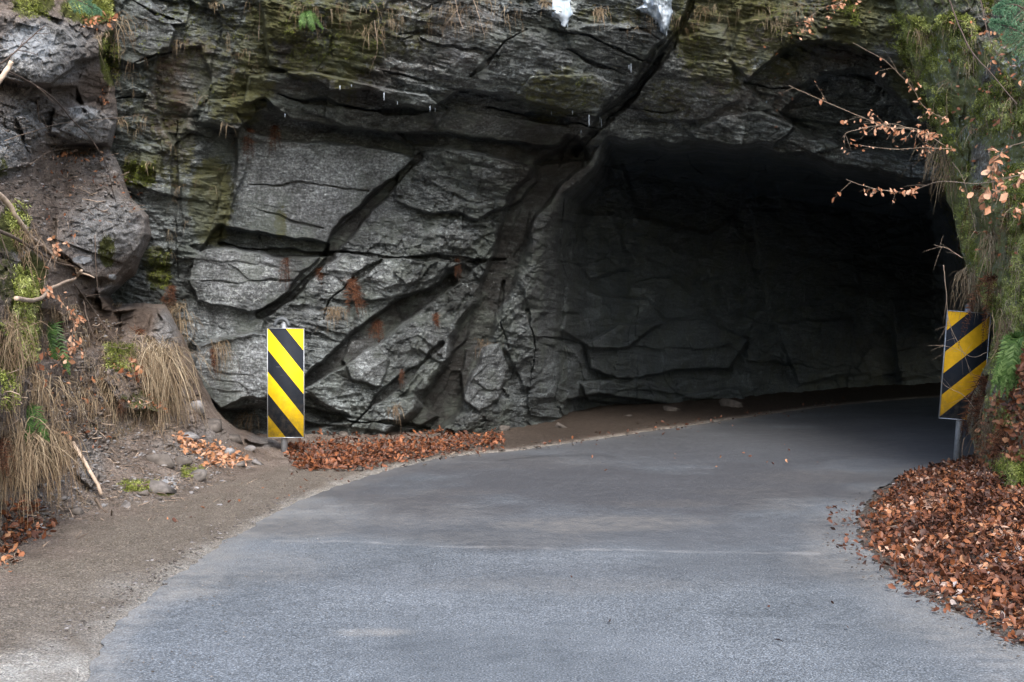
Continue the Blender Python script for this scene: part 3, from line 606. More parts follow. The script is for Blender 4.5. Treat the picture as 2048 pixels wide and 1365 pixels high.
# masks: moss, pale slabs, brown earth stain, dark seams, wet rock and painted shade
nzc = fbm(A * 2.2, B * 2.2, 5, 141)
mossm = blob(U, V, [(425, 400, 60, 100, .8), (322, 535, 34, 60, .9), (285, 345, 45, 45, .95), (570, 40, 90, 70, .75), (700, 70, 70, 120, .8), (1420, 70, 120, 130, .62), (1600, 40, 160, 80, .6), (1120, 185, 130, 60, .55), (1180, 30, 60, 40, .5),
                    (490, 195, 70, 50, .7), (560, 450, 18, 50, .7), (440, 215, 60, 60, .6), (800, 60, 80, 60, .5), (520, 90, 50, 80, .65), (1480, 20, 100, 50, .7), (380, 30, 60, 60, .45), (1750, 20, 120, 90, .8), (1850, 120, 70, 100, .9), (300, 250, 70, 200, .42), (420, 80, 100, 100, .45), (1330, 200, 80, 80, .45), (640, 110, 90, 60, .6), (350, 330, 60, 120, .5), (1560, 110, 90, 60, .6), (1250, 30, 80, 40, .5)], nzc)
brm = blob(U, V, [(350, 190, 60, 130, .95), (370, 120, 60, 60, .8), (1560, 90, 130, 120, .6), (1450, 120, 110, 130, .55), (1420, 200, 120, 50, .4), (720, 120, 120, 80, .45), (870, 60, 160, 90, .4), (600, 120, 100, 80, .4), (1140, 350, 110, 90, .6), (1100, 300, 160, 60, .4), (1700, 90, 150, 60, .5), (1650, 330, 200, 60, .2), (960, 260, 200, 30, .2), (560, 250, 150, 40, .3)], nzc)
ltm = blob(U, V, [(640, 380, 190, 110, .7), (490, 550, 130, 60, .95), (470, 735, 110, 80, .75), (925, 90, 45, 40, .6), (680, 540, 60, 40, .6), (780, 560, 70, 30, .45), (730, 720, 50, 50, .45), (970, 750, 50, 80, .5), (450, 640, 110, 60, .6), (1000, 245, 170, 30, .4), (930, 370, 130, 50, .3), (860, 680, 80, 80, .35), (650, 560, 60, 40, .5), (600, 640, 80, 40, .45), (850, 480, 150, 50, .25), (1100, 700, 80, 150, .12), (820, 840, 70, 40, .3), (900, 90, 330, 110, .3), (1250, 110, 160, 110, .25), (1480, 150, 200, 90, .3), (300, 90, 120, 90, .35), (280, 430, 80, 160, .25), (1350, 230, 160, 40, .3)], nzc * 0.6)
lim = blob(U, V, [(965, 140, 14, 26, .95), (1025, 130, 14, 20, .9), (1000, 160, 40, 30, .5), (780, 130, 10, 8, .8), (1240, 90, 50, 30, .55), (1130, 20, 36, 40, .9), (500, 560, 150, 60, .52), (820, 40, 30, 50, .6), (1515, 130, 20, 20, .6), (840, 80, 60, 40, .5), (470, 720, 90, 90, .5), (700, 560, 200, 50, .55), (560, 700, 200, 80, .42), (620, 380, 160, 90, .4), (1000, 640, 120, 200, .4), (900, 100, 200, 90, .42), (1180, 120, 140, 70, .42), (1450, 220, 160, 40, .42), (470, 790, 40, 20, .6), (760, 380, 150, 60, .3), (430, 620, 60, 60, .5), (900, 400, 150, 90, .35), (950, 700, 150, 120, .36), (400, 600, 40, 60, .5)], nzc)
lowtone = sstep(420, 600, V) * 0 
dkm = np.clip(np.maximum(seam_dk, blob(U, V, [(1075, 420, 80, 190, .95), (1140, 340, 110, 70, .85), (1100, 500, 90, 330, .66), (1120, 350, 160, 90, .72), (1000, 290, 260, 26, .35), (1150, 620, 70, 200, .35), (900, 600, 90, 60, .3), (930, 860, 160, 40, .5)], nzc)), 0, 1) * (1 - tin)  # dark wet jamb, plus shade painted on its bright edge and the recess
CF = grid_faces(*U.shape); fu, fv = U.ravel()[CF[:, 0]], V.ravel()[CF[:, 0]]; CF = CF[~((fu > 2350) & (fv > 470) & (inside.ravel()[CF[:, 0]] < 0))]   # the bore comes out again round the bend
m1 = np.stack([mossm * (1 - tin), ltm * (1 - tin) + 0.6 * tin, brm * (1 - tin), dkm], -1).reshape(-1, 4)  # tunnel walls painted paler, standing in for light that reaches inside
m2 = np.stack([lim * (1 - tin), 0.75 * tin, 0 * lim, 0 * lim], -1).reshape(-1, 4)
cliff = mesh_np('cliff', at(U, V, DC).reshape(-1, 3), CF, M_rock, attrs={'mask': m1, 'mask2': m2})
tag(cliff, 'dark layered cliff pierced by the unlit road tunnel', 'cliff', kind='structure')

# ------------------------------------------------------------------ left bank: earth, boulders and scree in front of the cliff
BPTS = [(-900, -200, 9), (-900, 400, 8), (-900, 1000, 7.2), (-900, 1300, 6.6), (-400, 1150, 7.8), (-400, 500, 8.2), (-400, 100, 9.5), (0, 0, 12), (0, 100, 11.6), (0, 230, 11.2), (0, 400, 10.2), (0, 500, 9.2), (0, 700, 8.5), (0, 850, 8.6), (0, 950, 8.85), (0, 1050, 8.9), (0, 1130, 8.6), (0, 1300, 8.4),
        (100, 0, 13.4), (100, 100, 12.4), (100, 180, 12.3), (120, 300, 13.4), (120, 400, 13.2), (120, 480, 12.6), (100, 600, 11.2), (100, 750, 10.7), (100, 850, 10.4), (100, 950, 10.2), (100, 1050, 9.75), (100, 1100, 9.3), (100, 1300, 9.0),
        (210, 50, 14.6), (210, 200, 14.6), (220, 380, 14.6), (230, 470, 14.0), (230, 560, 14.3), (200, 700, 12.6), (200, 850, 11.9), (200, 1000, 10.9), (200, 1080, 9.9), (200, 1300, 9.7), (350, 650, 14.4), (350, 750, 13.9), (350, 850, 13.2), (350, 900, 12.7), (350, 950, 11.95), (350, 1000, 11.2), (350, 1040, 10.6), (350, 1300, 10.3),
        (450, 990, 12.0), (450, 930, 13.3), (450, 870, 14.3), (450, 800, 15.2), (560, 945, 13.7), (560, 900, 15.0), (560, 860, 16), (620, 910, 15.4), (600, 1300, 12.8), (0, -500, 14), (200, -500, 17), (-900, -1500, 14), (200, -1500, 24)]
SILB = [(-1400, -2000), (150, -1500), (205, -300), (222, -20), (232, 60), (205, 110), (230, 180), (232, 240), (216, 300), (240, 340), (262, 400), (292, 430), (296, 470), (262, 540), (200, 590), (230, 620), (290, 615), (325, 618), (352, 670), (372, 720), (400, 780), (430, 830), (470, 862), (520, 884), (560, 890), (640, 905), (680, 925), (690, 1400), (-1400, 1400)]
usb = np.r_[np.linspace(-1300, -30, 260), np.linspace(-26, 720, 560)]
vsb = np.r_[np.linspace(-1900, -40, 50), np.linspace(-30, 1160, 850), np.linspace(1180, 1380, 6)]
U, V = np.meshgrid(usb, vsb); A, B = (U - 1024) / 210.0, -V / 210.0
wu = U + 8 * fbm(A * 1.6, B * 1.6, 4, 201) + 3 * fbm(A * 8, B * 8, 3, 203); wv = V + 8 * fbm(A * 1.6 + 9, B * 1.6, 4, 207) + 3 * fbm(A * 8 + 9, B * 8, 3, 209)
us, vs = usb, vsb
DB = tps(BPTS, U, V)
BB = [([(-40, 30), (60, 25), (130, 60), (170, 105), (150, 130), (100, 165), (40, 165), (-40, 150)], -0.55, .2, .2, 7, .6),
      ([(150, 120), (215, 110), (225, 160), (200, 230), (150, 200)], 0.3, 0, 0, 9, 1),
      ([(60, 170), (150, 175), (170, 220), (120, 260), (40, 230)], 0.35, 0, 0, 9, 1),
      ([(30, 235), (60, 225), (80, 265), (50, 280)], -.3, 0, 0, 5, .5),
      ([(110, 215), (190, 205), (225, 245), (215, 285), (150, 290), (100, 262)], -0.4, 0, .2, 6, .7),
      ([(-40, 240), (40, 270), (60, 330), (-40, 350)], -0.3, 0, 0, 8, .7),
      ([(90, 290), (215, 290), (230, 310), (110, 312)], 0.35, 0, 0, 8, .6),
      ([(110, 440), (190, 395), (262, 400), (293, 432), (293, 470), (262, 510), (225, 560), (180, 555), (120, 505)], -0.5, .2, .1, 9, .4),
      ([(190, 575), (262, 565), (300, 600), (255, 625), (205, 620)], -0.25, 0, .1, 6, .5),
      ([(240, 625), (310, 610), (325, 640), (290, 670), (240, 680)], 0.35, 0, 0, 8, .7),
      ([(155, 595), (240, 600), (245, 690), (170, 700)], 0.25, 0, 0, 10, 1.2),
      ([(305, 625), (330, 622), (358, 680), (350, 720), (310, 700), (292, 670)], -0.2, 0, 0, 7, .4),
      ([(60, 620), (120, 630), (125, 720), (75, 730)], 0.45, 0, 0, 12, 1),
      ([(20, 540), (75, 560), (75, 720), (30, 720), (-40, 600)], -0.25, 0, 0, 9, .8),
      ([(215, 690), (340, 690), (360, 760), (330, 830), (240, 820), (205, 760)], -0.35, 0, .2, 14, .8),
      ([(-60, 730), (60, 760), (130, 850), (125, 930), (40, 960), (-60, 900)], -0.35, 0, .2, 16, .8),
      ([(150, 890), (175, 880), (195, 950), (180, 975), (150, 950)], -.18, 0, 0, 5, .4),
      ([(500, 850), (545, 862), (560, 890), (520, 892), (490, 880)], -0.25, 0, 0, 7, .4)]
one = np.ones(U.shape); rough = one.copy(); apply_blocks(DB, BB, one, rough)
f1, e1 = facets(A, B, 0.4, R(-20), 1.6, 211); f2, e2 = facets(A, B, 0.15, R(-15), 1.7, 213); f3, e3 = facets(A, B, 0.06, R(20), 1.5, 217)
rock = blob(U, V, [(80, 100, 110, 70, 1), (160, 245, 80, 50, 1), (20, 290, 60, 60, .9), (210, 470, 95, 90, .95), (240, 595, 60, 30, 1), (330, 660, 30, 50, .8), (180, 930, 30, 50, .5), (350, 900, 60, 30, .4), (80, 240, 100, 60, .8), (530, 880, 40, 20, .8), (40, 500, 30, 60, .5), (215, 330, 50, 40, .5), (420, 880, 60, 40, .4)], fbm(A * 2, B * 2, 4, 221) * .6)
steep = sstep(960, 840, V + (U - 0) * 0.02)
cb = crags(A, B, 0.33, R(-20), 1.5, 431); cb2 = crags(A, B, 0.13, R(-15), 1.5, 433); cb3 = crags(A, B, 0.05, R(10), 1.4, 435)
DB = DB + 0.03 * ridged(A * 14, B * 14, 4, 437) * (.4 + .6 * steep)
DB = DB - (0.22 * cb * (.25 + rock) + 0.1 * cb2 * (.5 + .7 * rock) + 0.04 * cb3) * (.3 + .7 * steep) * (0.4 + 0.6 * rough)
DB = DB + rough * (0.05 * f1 * (0.3 + rock) + 0.05 * f2 * (0.4 + rock)) * (0.25 + 0.75 * steep) + 0.10 * fbm(A * 2, B * 2, 4, 223) * steep + 0.02 * f3 * (0.5 + steep) + 0.03 * fbm(A * 9, B * 9, 4, 227)
sil = poly_sd(wu, wv, SILB); DB = DB + sstep(-10, 26, sil) ** 1.6 * 5.0
foot = sstep(1160, 1060, V + 0.28 * U)
nzb = fbm(A * 2, B * 2, 5, 231)
mossm = blob(U, V, [(50, 640, 42, 120, 1.0), (60, 560, 35, 60, .9), (60, 10, 60, 30, .7), (180, 20, 70, 35, 1), (220, 120, 25, 70, .9), (20, 460, 50, 60, .8), (240, 715, 45, 40, .9), (10, 720, 40, 60, .8), (300, 800, 60, 50, .55), (90, 900, 60, 60, .5), (215, 500, 25, 40, .7), (285, 590, 40, 20, .8), (230, 855, 50, 30, .4), (280, 970, 45, 18, .9), (385, 945, 35, 16, .7), (0, 330, 30, 50, .6), (330, 985, 30, 12, .8), (15, 560, 30, 80, .6)], nzb)
lic = blob(U, V, [(60, 90, 80, 50, .75), (170, 225, 40, 20, .75), (165, 520, 25, 10, .9), (225, 555, 10, 8, .9), (10, 280, 50, 40, .7), (340, 965, 28, 18, .9), (190, 460, 60, 50, .45), (240, 580, 40, 20, .5)], nzb)
brn = blob(U, V, [(190, 640, 70, 60, .95), (100, 650, 40, 60, .7), (270, 640, 50, 40, .7), (120, 200, 90, 40, .6), (190, 180, 40, 60, .7), (150, 300, 90, 20, .8), (130, 790, 100, 60, .45), (260, 530, 40, 30, .5), (380, 760, 60, 60, .5), (170, 130, 60, 40, .5), (490, 880, 60, 40, .4)], nzb)
m1 = np.stack([mossm, rock, brn, 0 * nzb], -1).reshape(-1, 4)
sandb = sstep(1000, 1130, V + 0.22 * U)
m2 = np.stack([lic, sandb * .6, 0 * nzb, 0 * nzb], -1).reshape(-1, 4)
bank = mesh_np('hillside', at(U, V, DB).reshape(-1, 3), grid_faces(*U.shape), M_soil, attrs={'mask': m1, 'mask2': m2})
tag(bank, 'eroded brown earth bank with boulders left of the road', 'hillside', kind='structure')
BANK = (usb, vsb, DB)

# ------------------------------------------------------------------ right outcrop: mossy rock, its left end turns back into the tunnel
CPTS = [(1780, -300, 15.6), (1780, 0, 15.4), (1850, 150, 14.9), (1900, 380, 14.4), (1950, 600, 13.6), (1950, 780, 13.3), (1965, 900, 12.8), (1965, 1000, 12.3), (2048, -200, 13.5), (2048, 0, 13.0), (2048, 300, 12.2), (2048, 600, 11.7), (2048, 800, 11.2), (2048, 930, 10.7), (2048, 1100, 10.3), (2300, 0, 10.5), (2300, 600, 9.2), (2300, 900, 8.6), (2300, 1200, 8.2),
        (3000, -300, 7.5), (3000, 600, 6), (3000, 1200, 5.5), (1800, -900, 17.5), (2300, -900, 13), (3000, -1800, 13), (1800, -2400, 24), (2600, -2400, 18)]
SILC = [(1700, -2400), (1730, -400), (1760, -30), (1790, 60), (1822, 130), (1850, 190), (1872, 260), (1886, 330), (1898, 400), (1916, 470), (1932, 540), (1950, 590), (1982, 625), (1988, 660), (1978, 720), (1958, 770), (1942, 810), (1938, 860), (1950, 900), (1965, 940), (1962, 980), (1975, 1020), (2000, 1060), (2060, 1150), (2060, 1260)]
S = np.array(SILC, float)
vsc = np.r_[np.linspace(-2400, -40, 60), np.linspace(-30, 1240, 800)]
nf = 44                                       # columns that fold back behind the edge
edge = np.interp(vsc, S[:, 1], S[:, 0])
tcol = np.r_[np.linspace(0, 1, 280) ** 1.0 * 230, 230 + np.linspace(0.004, 1, 260) ** 1.3 * 1300]
Uf = edge[:, None] + tcol[None, :]; Vf = vsc[:, None] + 0 * Uf
A, B = (Uf - 1024) / 215.0, -Vf / 215.0
nzd = fbm(A * 1.6, B * 1.6, 4, 301)
Uf = Uf + (10 * nzd + 4 * fbm(A * 7, B * 7, 3, 303)) * np.exp(-tcol / 80)[None, :]
Df = tps(CPTS, Uf, Vf)
g1, h1 = facets(A, B, 0.5, R(-70), 1.5, 305); g2, h2_ = facets(A, B, 0.2, R(-60), 1.5, 307)
g3, h3_ = facets(A, B, 0.07, R(-50), 1.4, 309); cc = -0.2 * crags(A, B, 0.4, R(-65), 1.4, 441) - 0.09 * crags(A, B, 0.15, R(-60), 1.4, 443) - 0.03 * crags(A, B, 0.06, R(-60), 1.4, 445)
lump = cc + 0.06 * g1 + 0.05 * g2 + 0.02 * g3 + 0.2 * fbm(A * 1.5, B * 1.5, 6, 311, 0.6) + 0.07 * ridged(A * 5, B * 5, 5, 313)
bl = blob(Uf, Vf, [(2010, 960, 50, 50, 1)], 0 * A); lump = lump * (1 - .7 * bl) - 0.45 * bl
rnd = 1 - np.exp(-tcol / 14)[None, :]         # the edge rounds off
Dfr = Df + lump * (0.3 + 0.7 * rnd) + (1 - rnd) * 0.6
tb = np.linspace(1, 0, nf, endpoint=False)[None, :]
Ub = Uf[:, :1] + 26 * tb ** 1.2 + 130 * tb ** 2.5; Db = Dfr[:, :1] + 9.0 * tb ** 1.4 + 0.35 * fbm(tb * 7 + 0 * Vf[:, :1], Vf[:, :1] / 120, 3, 317) * tb
UU = np.concatenate([Ub, Uf], 1); DD = np.concatenate([Db, Dfr], 1); VV = vsc[:, None] + 0 * UU
VV = VV + np.concatenate([(635 - VV[:, :nf]) * (1 - Dfr[:, :1] / Db) * 0.0, 0 * Uf], 1)
A, B = (UU - 1024) / 215.0, -VV / 215.0; nzd = fbm(A * 2, B * 2, 5, 321)
mossm = np.clip(0.72 + 0.5 * nzd - 0.35 * sstep(560, 800, VV), 0, 1)
mossm = np.maximum(mossm, blob(UU, VV, [(2020, 960, 60, 60, .95)], nzd)); mossm *= 1 - 0.9 * blob(UU, VV, [(1960, 330, 30, 60, 1), (1960, 60, 60, 40, .8), (1985, 160, 30, 60, .7), (1905, 700, 60, 60, .6)], nzd)
mossm[:, :nf] *= (1 - tb)
brn = np.clip(0.25 + 0.6 * fbm(A * 3, B * 3, 4, 323), 0, 1) + 0.45 * sstep(560, 800, VV)
m1 = np.stack([mossm, 0.2 + 0 * nzd, np.clip(brn, 0, 1), 0 * nzd], -1).reshape(-1, 4)
m2 = np.stack([np.clip(0.42 + nzd * .3, 0, 1) * (UU < 2200), 0 * nzd, 0 * nzd, 0 * nzd], -1).reshape(-1, 4)
outc = mesh_np('rock_outcrop', at(UU, VV, DD).reshape(-1, 3), grid_faces(*UU.shape), M_moss, attrs={'mask': m1, 'mask2': m2})
tag(outc, 'steep moss covered rock wall right of the tunnel mouth', 'rock wall', kind='structure')
vC = vsc; 

# ------------------------------------------------------------------ finding the surface behind a picture point
CLIFF = (np.r_[np.linspace(-900, 160, 60), np.linspace(164, 2060, 1230), np.linspace(2080, 3600, 60)], np.r_[np.linspace(-2600, -60, 80), np.linspace(-40, 905, 680), np.linspace(912, 1000, 6)], DC)
def look(G, u, v):
    uu_, vv_, D_ = G
    j = np.clip(np.searchsorted(uu_, u), 1, len(uu_) - 1); i = np.clip(np.searchsorted(vv_, v), 1, len(vv_) - 1)
    fx = np.clip((u - uu_[j - 1]) / (uu_[j] - uu_[j - 1]), 0, 1); fy = np.clip((v - vv_[i - 1]) / (vv_[i] - vv_[i - 1]), 0, 1)
    return (D_[i - 1, j - 1] * (1 - fx) + D_[i - 1, j] * fx) * (1 - fy) + (D_[i, j - 1] * (1 - fx) + D_[i, j] * fx) * fy
def surf(u, v, which='all'):
    u = np.atleast_1d(np.asarray(u, float)); v = np.atleast_1d(np.asarray(v, float)); D = np.full(u.shape, 99.0)
    m = v < 995
    D = np.where(m, look(CLIFF, u, np.minimum(v, 995)), D)
    D = np.where(u < 715, np.minimum(D, look(BANK, np.minimum(u, 715), v)), D)
    e = np.interp(v, vC, edge); t = u - e; i = np.clip(np.searchsorted(vC, v), 0, len(vC) - 1); j = np.clip(np.searchsorted(tcol, t), 0, len(tcol) - 1)
    D = np.where(t > 3, np.minimum(D, Dfr[i, j]), D)
    g = F * 1.46 / np.maximum(v - 635, 1); D = np.where(v > 700, np.minimum(D, g), D)
    return D
def sp3(u, v, lift=0.0):
    D = surf(u, v); return at(np.atleast_1d(u), np.atleast_1d(v), D - lift)
def pxm(D): return F / D                      # photo pixels per metre at depth D

# ------------------------------------------------------------------ small shapes
def strips(mb, P, wdt, side, tone):
    """P (n,k,3) centre lines, wdt (k,) or (n,k), side (n,3) unit, tone (n,) -> ribbons"""
    n, k, _ = P.shape; wdt = np.broadcast_to(wdt, (n, k))[..., None]
    Vv = np.stack([P - side[:, None] * wdt, P + side[:, None] * wdt], 2).reshape(-1, 3)
    i = np.arange(n)[:, None] * (2 * k) + np.arange(k - 1)[None, :] * 2
    Fc = np.stack([i, i + 1, i + 3, i + 2], -1).reshape(-1, 4)
    C = np.repeat(np.stack([tone, tone * 0 + 0.5, tone * 0, tone * 0 + 1], -1), 2 * k, 0)
    mb.add(Vv, Fc, C)
def unit(v): return v / (np.linalg.norm(v, axis=-1, keepdims=True) + 1e-9)
def grass(mb, base, n, L, out, spread=0.5, droop=0.9, width=0.003, tone=(0.3, 0.9), rad=0.08, seg=6, tall=0.5):
    """a tussock: blades leave the root in a fan, arch over and hang"""
    b = base + rng.normal(0, 1, (n, 3)) * np.array([rad, rad * 0.5, rad * 0.45])
    d = unit(np.asarray(out, float) + np.array([0, 0, tall]) + rng.normal(0, spread, (n, 3)))
    l = L * rng.uniform(0.45, 1.15, n)[:, None, None]; t = np.linspace(0, 1, seg)[None, :, None]
    dr = (droop * rng.uniform(0.6, 1.3, n))[:, None, None]
    P = b[:, None] + l * (d[:, None] * (t - 0.35 * t * t * dr) + np.array([0, 0, -1.0]) * dr * t * t * 0.95)
    P[:, :, 0] += (rng.normal(0, 0.14, n) * L)[:, None] * np.linspace(0, 1, seg) ** 2 + rng.normal(0, .012, (n, seg)) * L; P[:, :, 2] += rng.normal(0, .012, (n, seg)) * L
    side = unit(np.stack([rng.normal(1, 0.4, n), rng.normal(0, 0.6, n), rng.normal(0, 0.2, n)], -1))
    strips(mb, P, width * np.array([0.8, 1, 1, 0.9, 0.6, 0.15])[:seg], side, rng.uniform(*tone, n))
LEAF = np.array([[0, 0, 0], [0.26, 0.16, 0.06], [0.6, 0.3, 0.09], [0.85, 0.18, 0.05], [1.0, 0, 0.0], [0.85, -0.18, 0.05], [0.6, -0.3, 0.09], [0.26, -0.16, 0.06], [0.3, 0, 0.0], [0.62, 0, -0.02]])
LEAF[:, 0] -= 0.0
LF = np.array([[0, 8, 1, 1], [8, 9, 2, 1], [9, 4, 3, 2], [0, 7, 8, 8], [7, 6, 9, 8], [6, 5, 4, 9]])
def leaves(mb, P, size, nrm, tone, flat=0.5, axis=None):
    """P (n,3) stalk ends; every leaf folded on its midrib, curled by its own amount"""
    n = len(P); nrm = unit(np.asarray(nrm, float) + rng.normal(0, flat, (n, 3)))
    a = rng.normal(0, 1, (n, 3)) if axis is None else axis + rng.normal(0, 0.45, (n, 3))
    a = unit(a - (a * nrm).sum(1)[:, None] * nrm); b = np.cross(nrm, a)
    T = np.broadcast_to(LEAF, (n, 10, 3)).copy(); T[:, :, 2] *= rng.uniform(-0.6, 2.4, n)[:, None]
    T[:, :, 2] += rng.normal(0, 0.25, n)[:, None] * T[:, :, 0] ** 2; T[:, :, 1] *= rng.uniform(0.6, 1.15, n)[:, None]
    T += rng.normal(0, 0.025, T.shape)
    s = (size * rng.uniform(0.4, 1.3, n))[:, None, None]
    Vv = P[:, None] + s * (T[:, :, :1] * a[:, None] + T[:, :, 1:2] * b[:, None] + T[:, :, 2:] * nrm[:, None])
    Fc = (np.arange(n)[:, None, None] * 10 + LF[None]).reshape(-1, 4)
    C = np.repeat(np.stack([tone, tone * 0, tone * 0, tone * 0 + 1], -1), 10, 0)
    mb.add(Vv.reshape(-1, 3), Fc, C)
def frond(mb, path, W, tone, pairs=26, lobe=0.35, wild=0.12):
    """a fern frond: a stalk with leaflets to both sides, narrowing to the tip"""
    P = spline(path, pairs + 4); tube(mb, P[::3], np.linspace(0.0025, 0.0008, len(P[::3])), 4, (tone[0], .5, .5, 1))
    T = unit(np.gradient(P, axis=0)); up = unit(rng.normal(0, 0.25, 3) + np.array([0, -1.0, 0.2])); S_ = unit(np.cross(T, up))
    i = np.arange(2, len(P) - 1); f = i / len(P); w_ = W * np.sin(np.pi * (0.14 + 0.86 * f) ** 0.8) * rng.uniform(0.8, 1.1, len(i))
    for sg in (-1, 1):
        tip = P[i] + (S_[i] * sg + T[i] * 0.55 + rng.normal(0, wild, (len(i), 3))) * w_[:, None] + np.array([0, 0, -0.25]) * w_[:, None]
        mid = (P[i] + tip) / 2 + np.array([0, 0, 0.04]) * w_[:, None]
        strips(mb, np.stack([P[i], mid, tip], 1), W * lobe * np.array([0.28, 0.33, 0.05]), T[i], rng.uniform(*tone, len(i)))
def pebble(mb, c, s, tone, seed=0):
    """an angular stone: a squashed ball cut by a few random planes"""
    n = 14; th = np.arccos(1 - 2 * (np.arange(n * 3) + 0.5) / (n * 3)); ph = np.arange(n * 3) * 2.39996
    q = np.stack([np.sin(th) * np.cos(ph), np.sin(th) * np.sin(ph), np.cos(th)], -1)
    import bmesh
    bm = bmesh.new()
    for p in q:
        r = 1.0
        bm.verts.new(p * r)
    rr = np.random.default_rng(seed)
    pl_ = [(unit(rr.normal(0, 1, 3)), rr.uniform(0.28, 0.66)) for _ in range(11)]
    for v_ in bm.verts:
        p = np.array(v_.co)
        for nn, h in pl_:
            dd = p @ nn - h
            if dd > 0: p = p - nn * dd
        v_.co = p
    bmesh.ops.remove_doubles(bm, verts=bm.verts, dist=0.02)
    bmesh.ops.convex_hull(bm, input=bm.verts)
    bm.verts.ensure_lookup_table(); bm.verts.index_update()
    Vv = np.array([v_.co for v_ in bm.verts]) * np.asarray(s); ang = rr.uniform(0, 6.28); c_, s_ = math.cos(ang), math.sin(ang)
    Vv = Vv @ np.array([[c_, s_, 0], [-s_, c_, 0], [0, 0, 1]])
    Fc = np.array([[v_.index for v_ in f.verts] for f in bm.faces if len(f.verts) == 3]); bm.free()
    mb.add(Vv + c, Fc, (tone, .5, .5, 1))

# ------------------------------------------------------------------ the two warning boards
def board(name, tl, W, H, D, lean, slope, off, yellow, post_dx, foot_v, label, cap):
    root_p = at(tl[0] + 36, foot_v, D)
    root = empty(name, root_p); tag(root, label, 'road sign', 'striped warning boards at the tunnel mouth')
    o3 = at(tl[0], tl[1], D) - root_p
    m = stripe_material('striped_sheeting_' + ('b' if slope < 0 else 'a'), W, H, slope, off, yellow)
    b = MB(); t = 0.006; r_ = 0.012
    c8 = [(0, 0), (W, 0), (W, -H), (0, -H)]
    Vv = [(x, 0, z) for x, z in c8] + [(x, t, z) for x, z in c8]
    b.add(Vv, [(0, 3, 2, 1), (4, 5, 6, 7), (0, 1, 5, 4), (1, 2, 6, 5), (2, 3, 7, 6), (3, 0, 4, 7)])
    p = b.build('panel', m, root); p.location = o3; p.rotation_euler = (0, lean, 0)
    b = MB(); e = 0.007                        # folded metal rim round the plate
    for x0, x1, z0, z1 in ((-e, 0, -H - e, e), (W, W + e, -H - e, e), (0, W, 0, e), (0, W, -H - e, -H)):
        y0, y1 = -0.003, 0.024
        Vv = [(x, y, z) for x in (x0, x1) for y in (y0, y1) for z in (z0, z1)]
        b.add(Vv, [(0, 1, 3, 2), (4, 6, 7, 5), (0, 4, 5, 1), (2, 3, 7, 6), (0, 2, 6, 4), (1, 5, 7, 3)])
    fr = b.build('frame', M_galv, root); fr.location = o3; fr.rotation_euler = (0, lean, 0)
    up = np.array([math.sin(lean), 0, math.cos(lean)]); ax = np.array([math.cos(lean), 0, -math.sin(lean)])
    top = o3 + ax * post_dx + up * 0.05 + np.array([0, 0.062, 0])
    L = (top[2] + 0.15) / up[2]
    b = MB(); tube(b, np.array([top - up * L, top - up * L * 0.5, top]), 0.034, 16); b.build('post', M_galv, root, smooth=True)
    for q in (0.16, 0.8):                      # brackets behind the plate
        b = MB(); c = o3 + ax * post_dx - up * H * q + np.array([0, 0.06, 0]); tube(b, np.array([c - up * 0.02, c + up * 0.02]), 0.042, 14); b.build('bracket', M_galv, root)
    b = MB()
    if cap == 'loop':
        c = top + np.array([-0.02, 0, -0.03]); a = np.linspace(0.05, math.pi - 0.05, 12)
        tube(b, np.stack([c[0] + 0.075 * np.cos(a), c[1] + 0 * a - 0.03, c[2] + 0.085 * np.sin(a)], -1), 0.02, 10, (.4, .5, .5, 1))
        b.build('handle', M_clamp, root, smooth=True)
        b = MB(); tube(b, np.stack([c + np.array([0.0, 0, 0.0]), c + np.array([0.03, 0, 0.05]), c + np.array([0.075, 0, 0.035])]), [0.03, 0.03, 0.02], 10); b.build('cap', M_galv, root, smooth=True)
    else:
        tube(b, np.stack([top - up * 0.01, top + up * 0.03, top + up * 0.036]), [0.037, 0.037, 0.02], 14); b.build('cap', M_clamp, root, smooth=True)
    return root
board('warning_board', (535.5, 658), 0.372, 1.13, 14.8, 0.0, 1.245, 0.02, (0.84, 0.56, 0.012), 0.16, 914, 'upright striped board against the rock face, rubber loop on top, stripes falling right', 'loop')
board('warning_board', (1896, 622.5), 0.425, 1.073, 14.25, R(4.2), -0.92, 0.048, (0.74, 0.40, 0.012), 0.22, 935, 'leaning striped board beside the mossy rock wall, stripes rising to the right', 'cap')

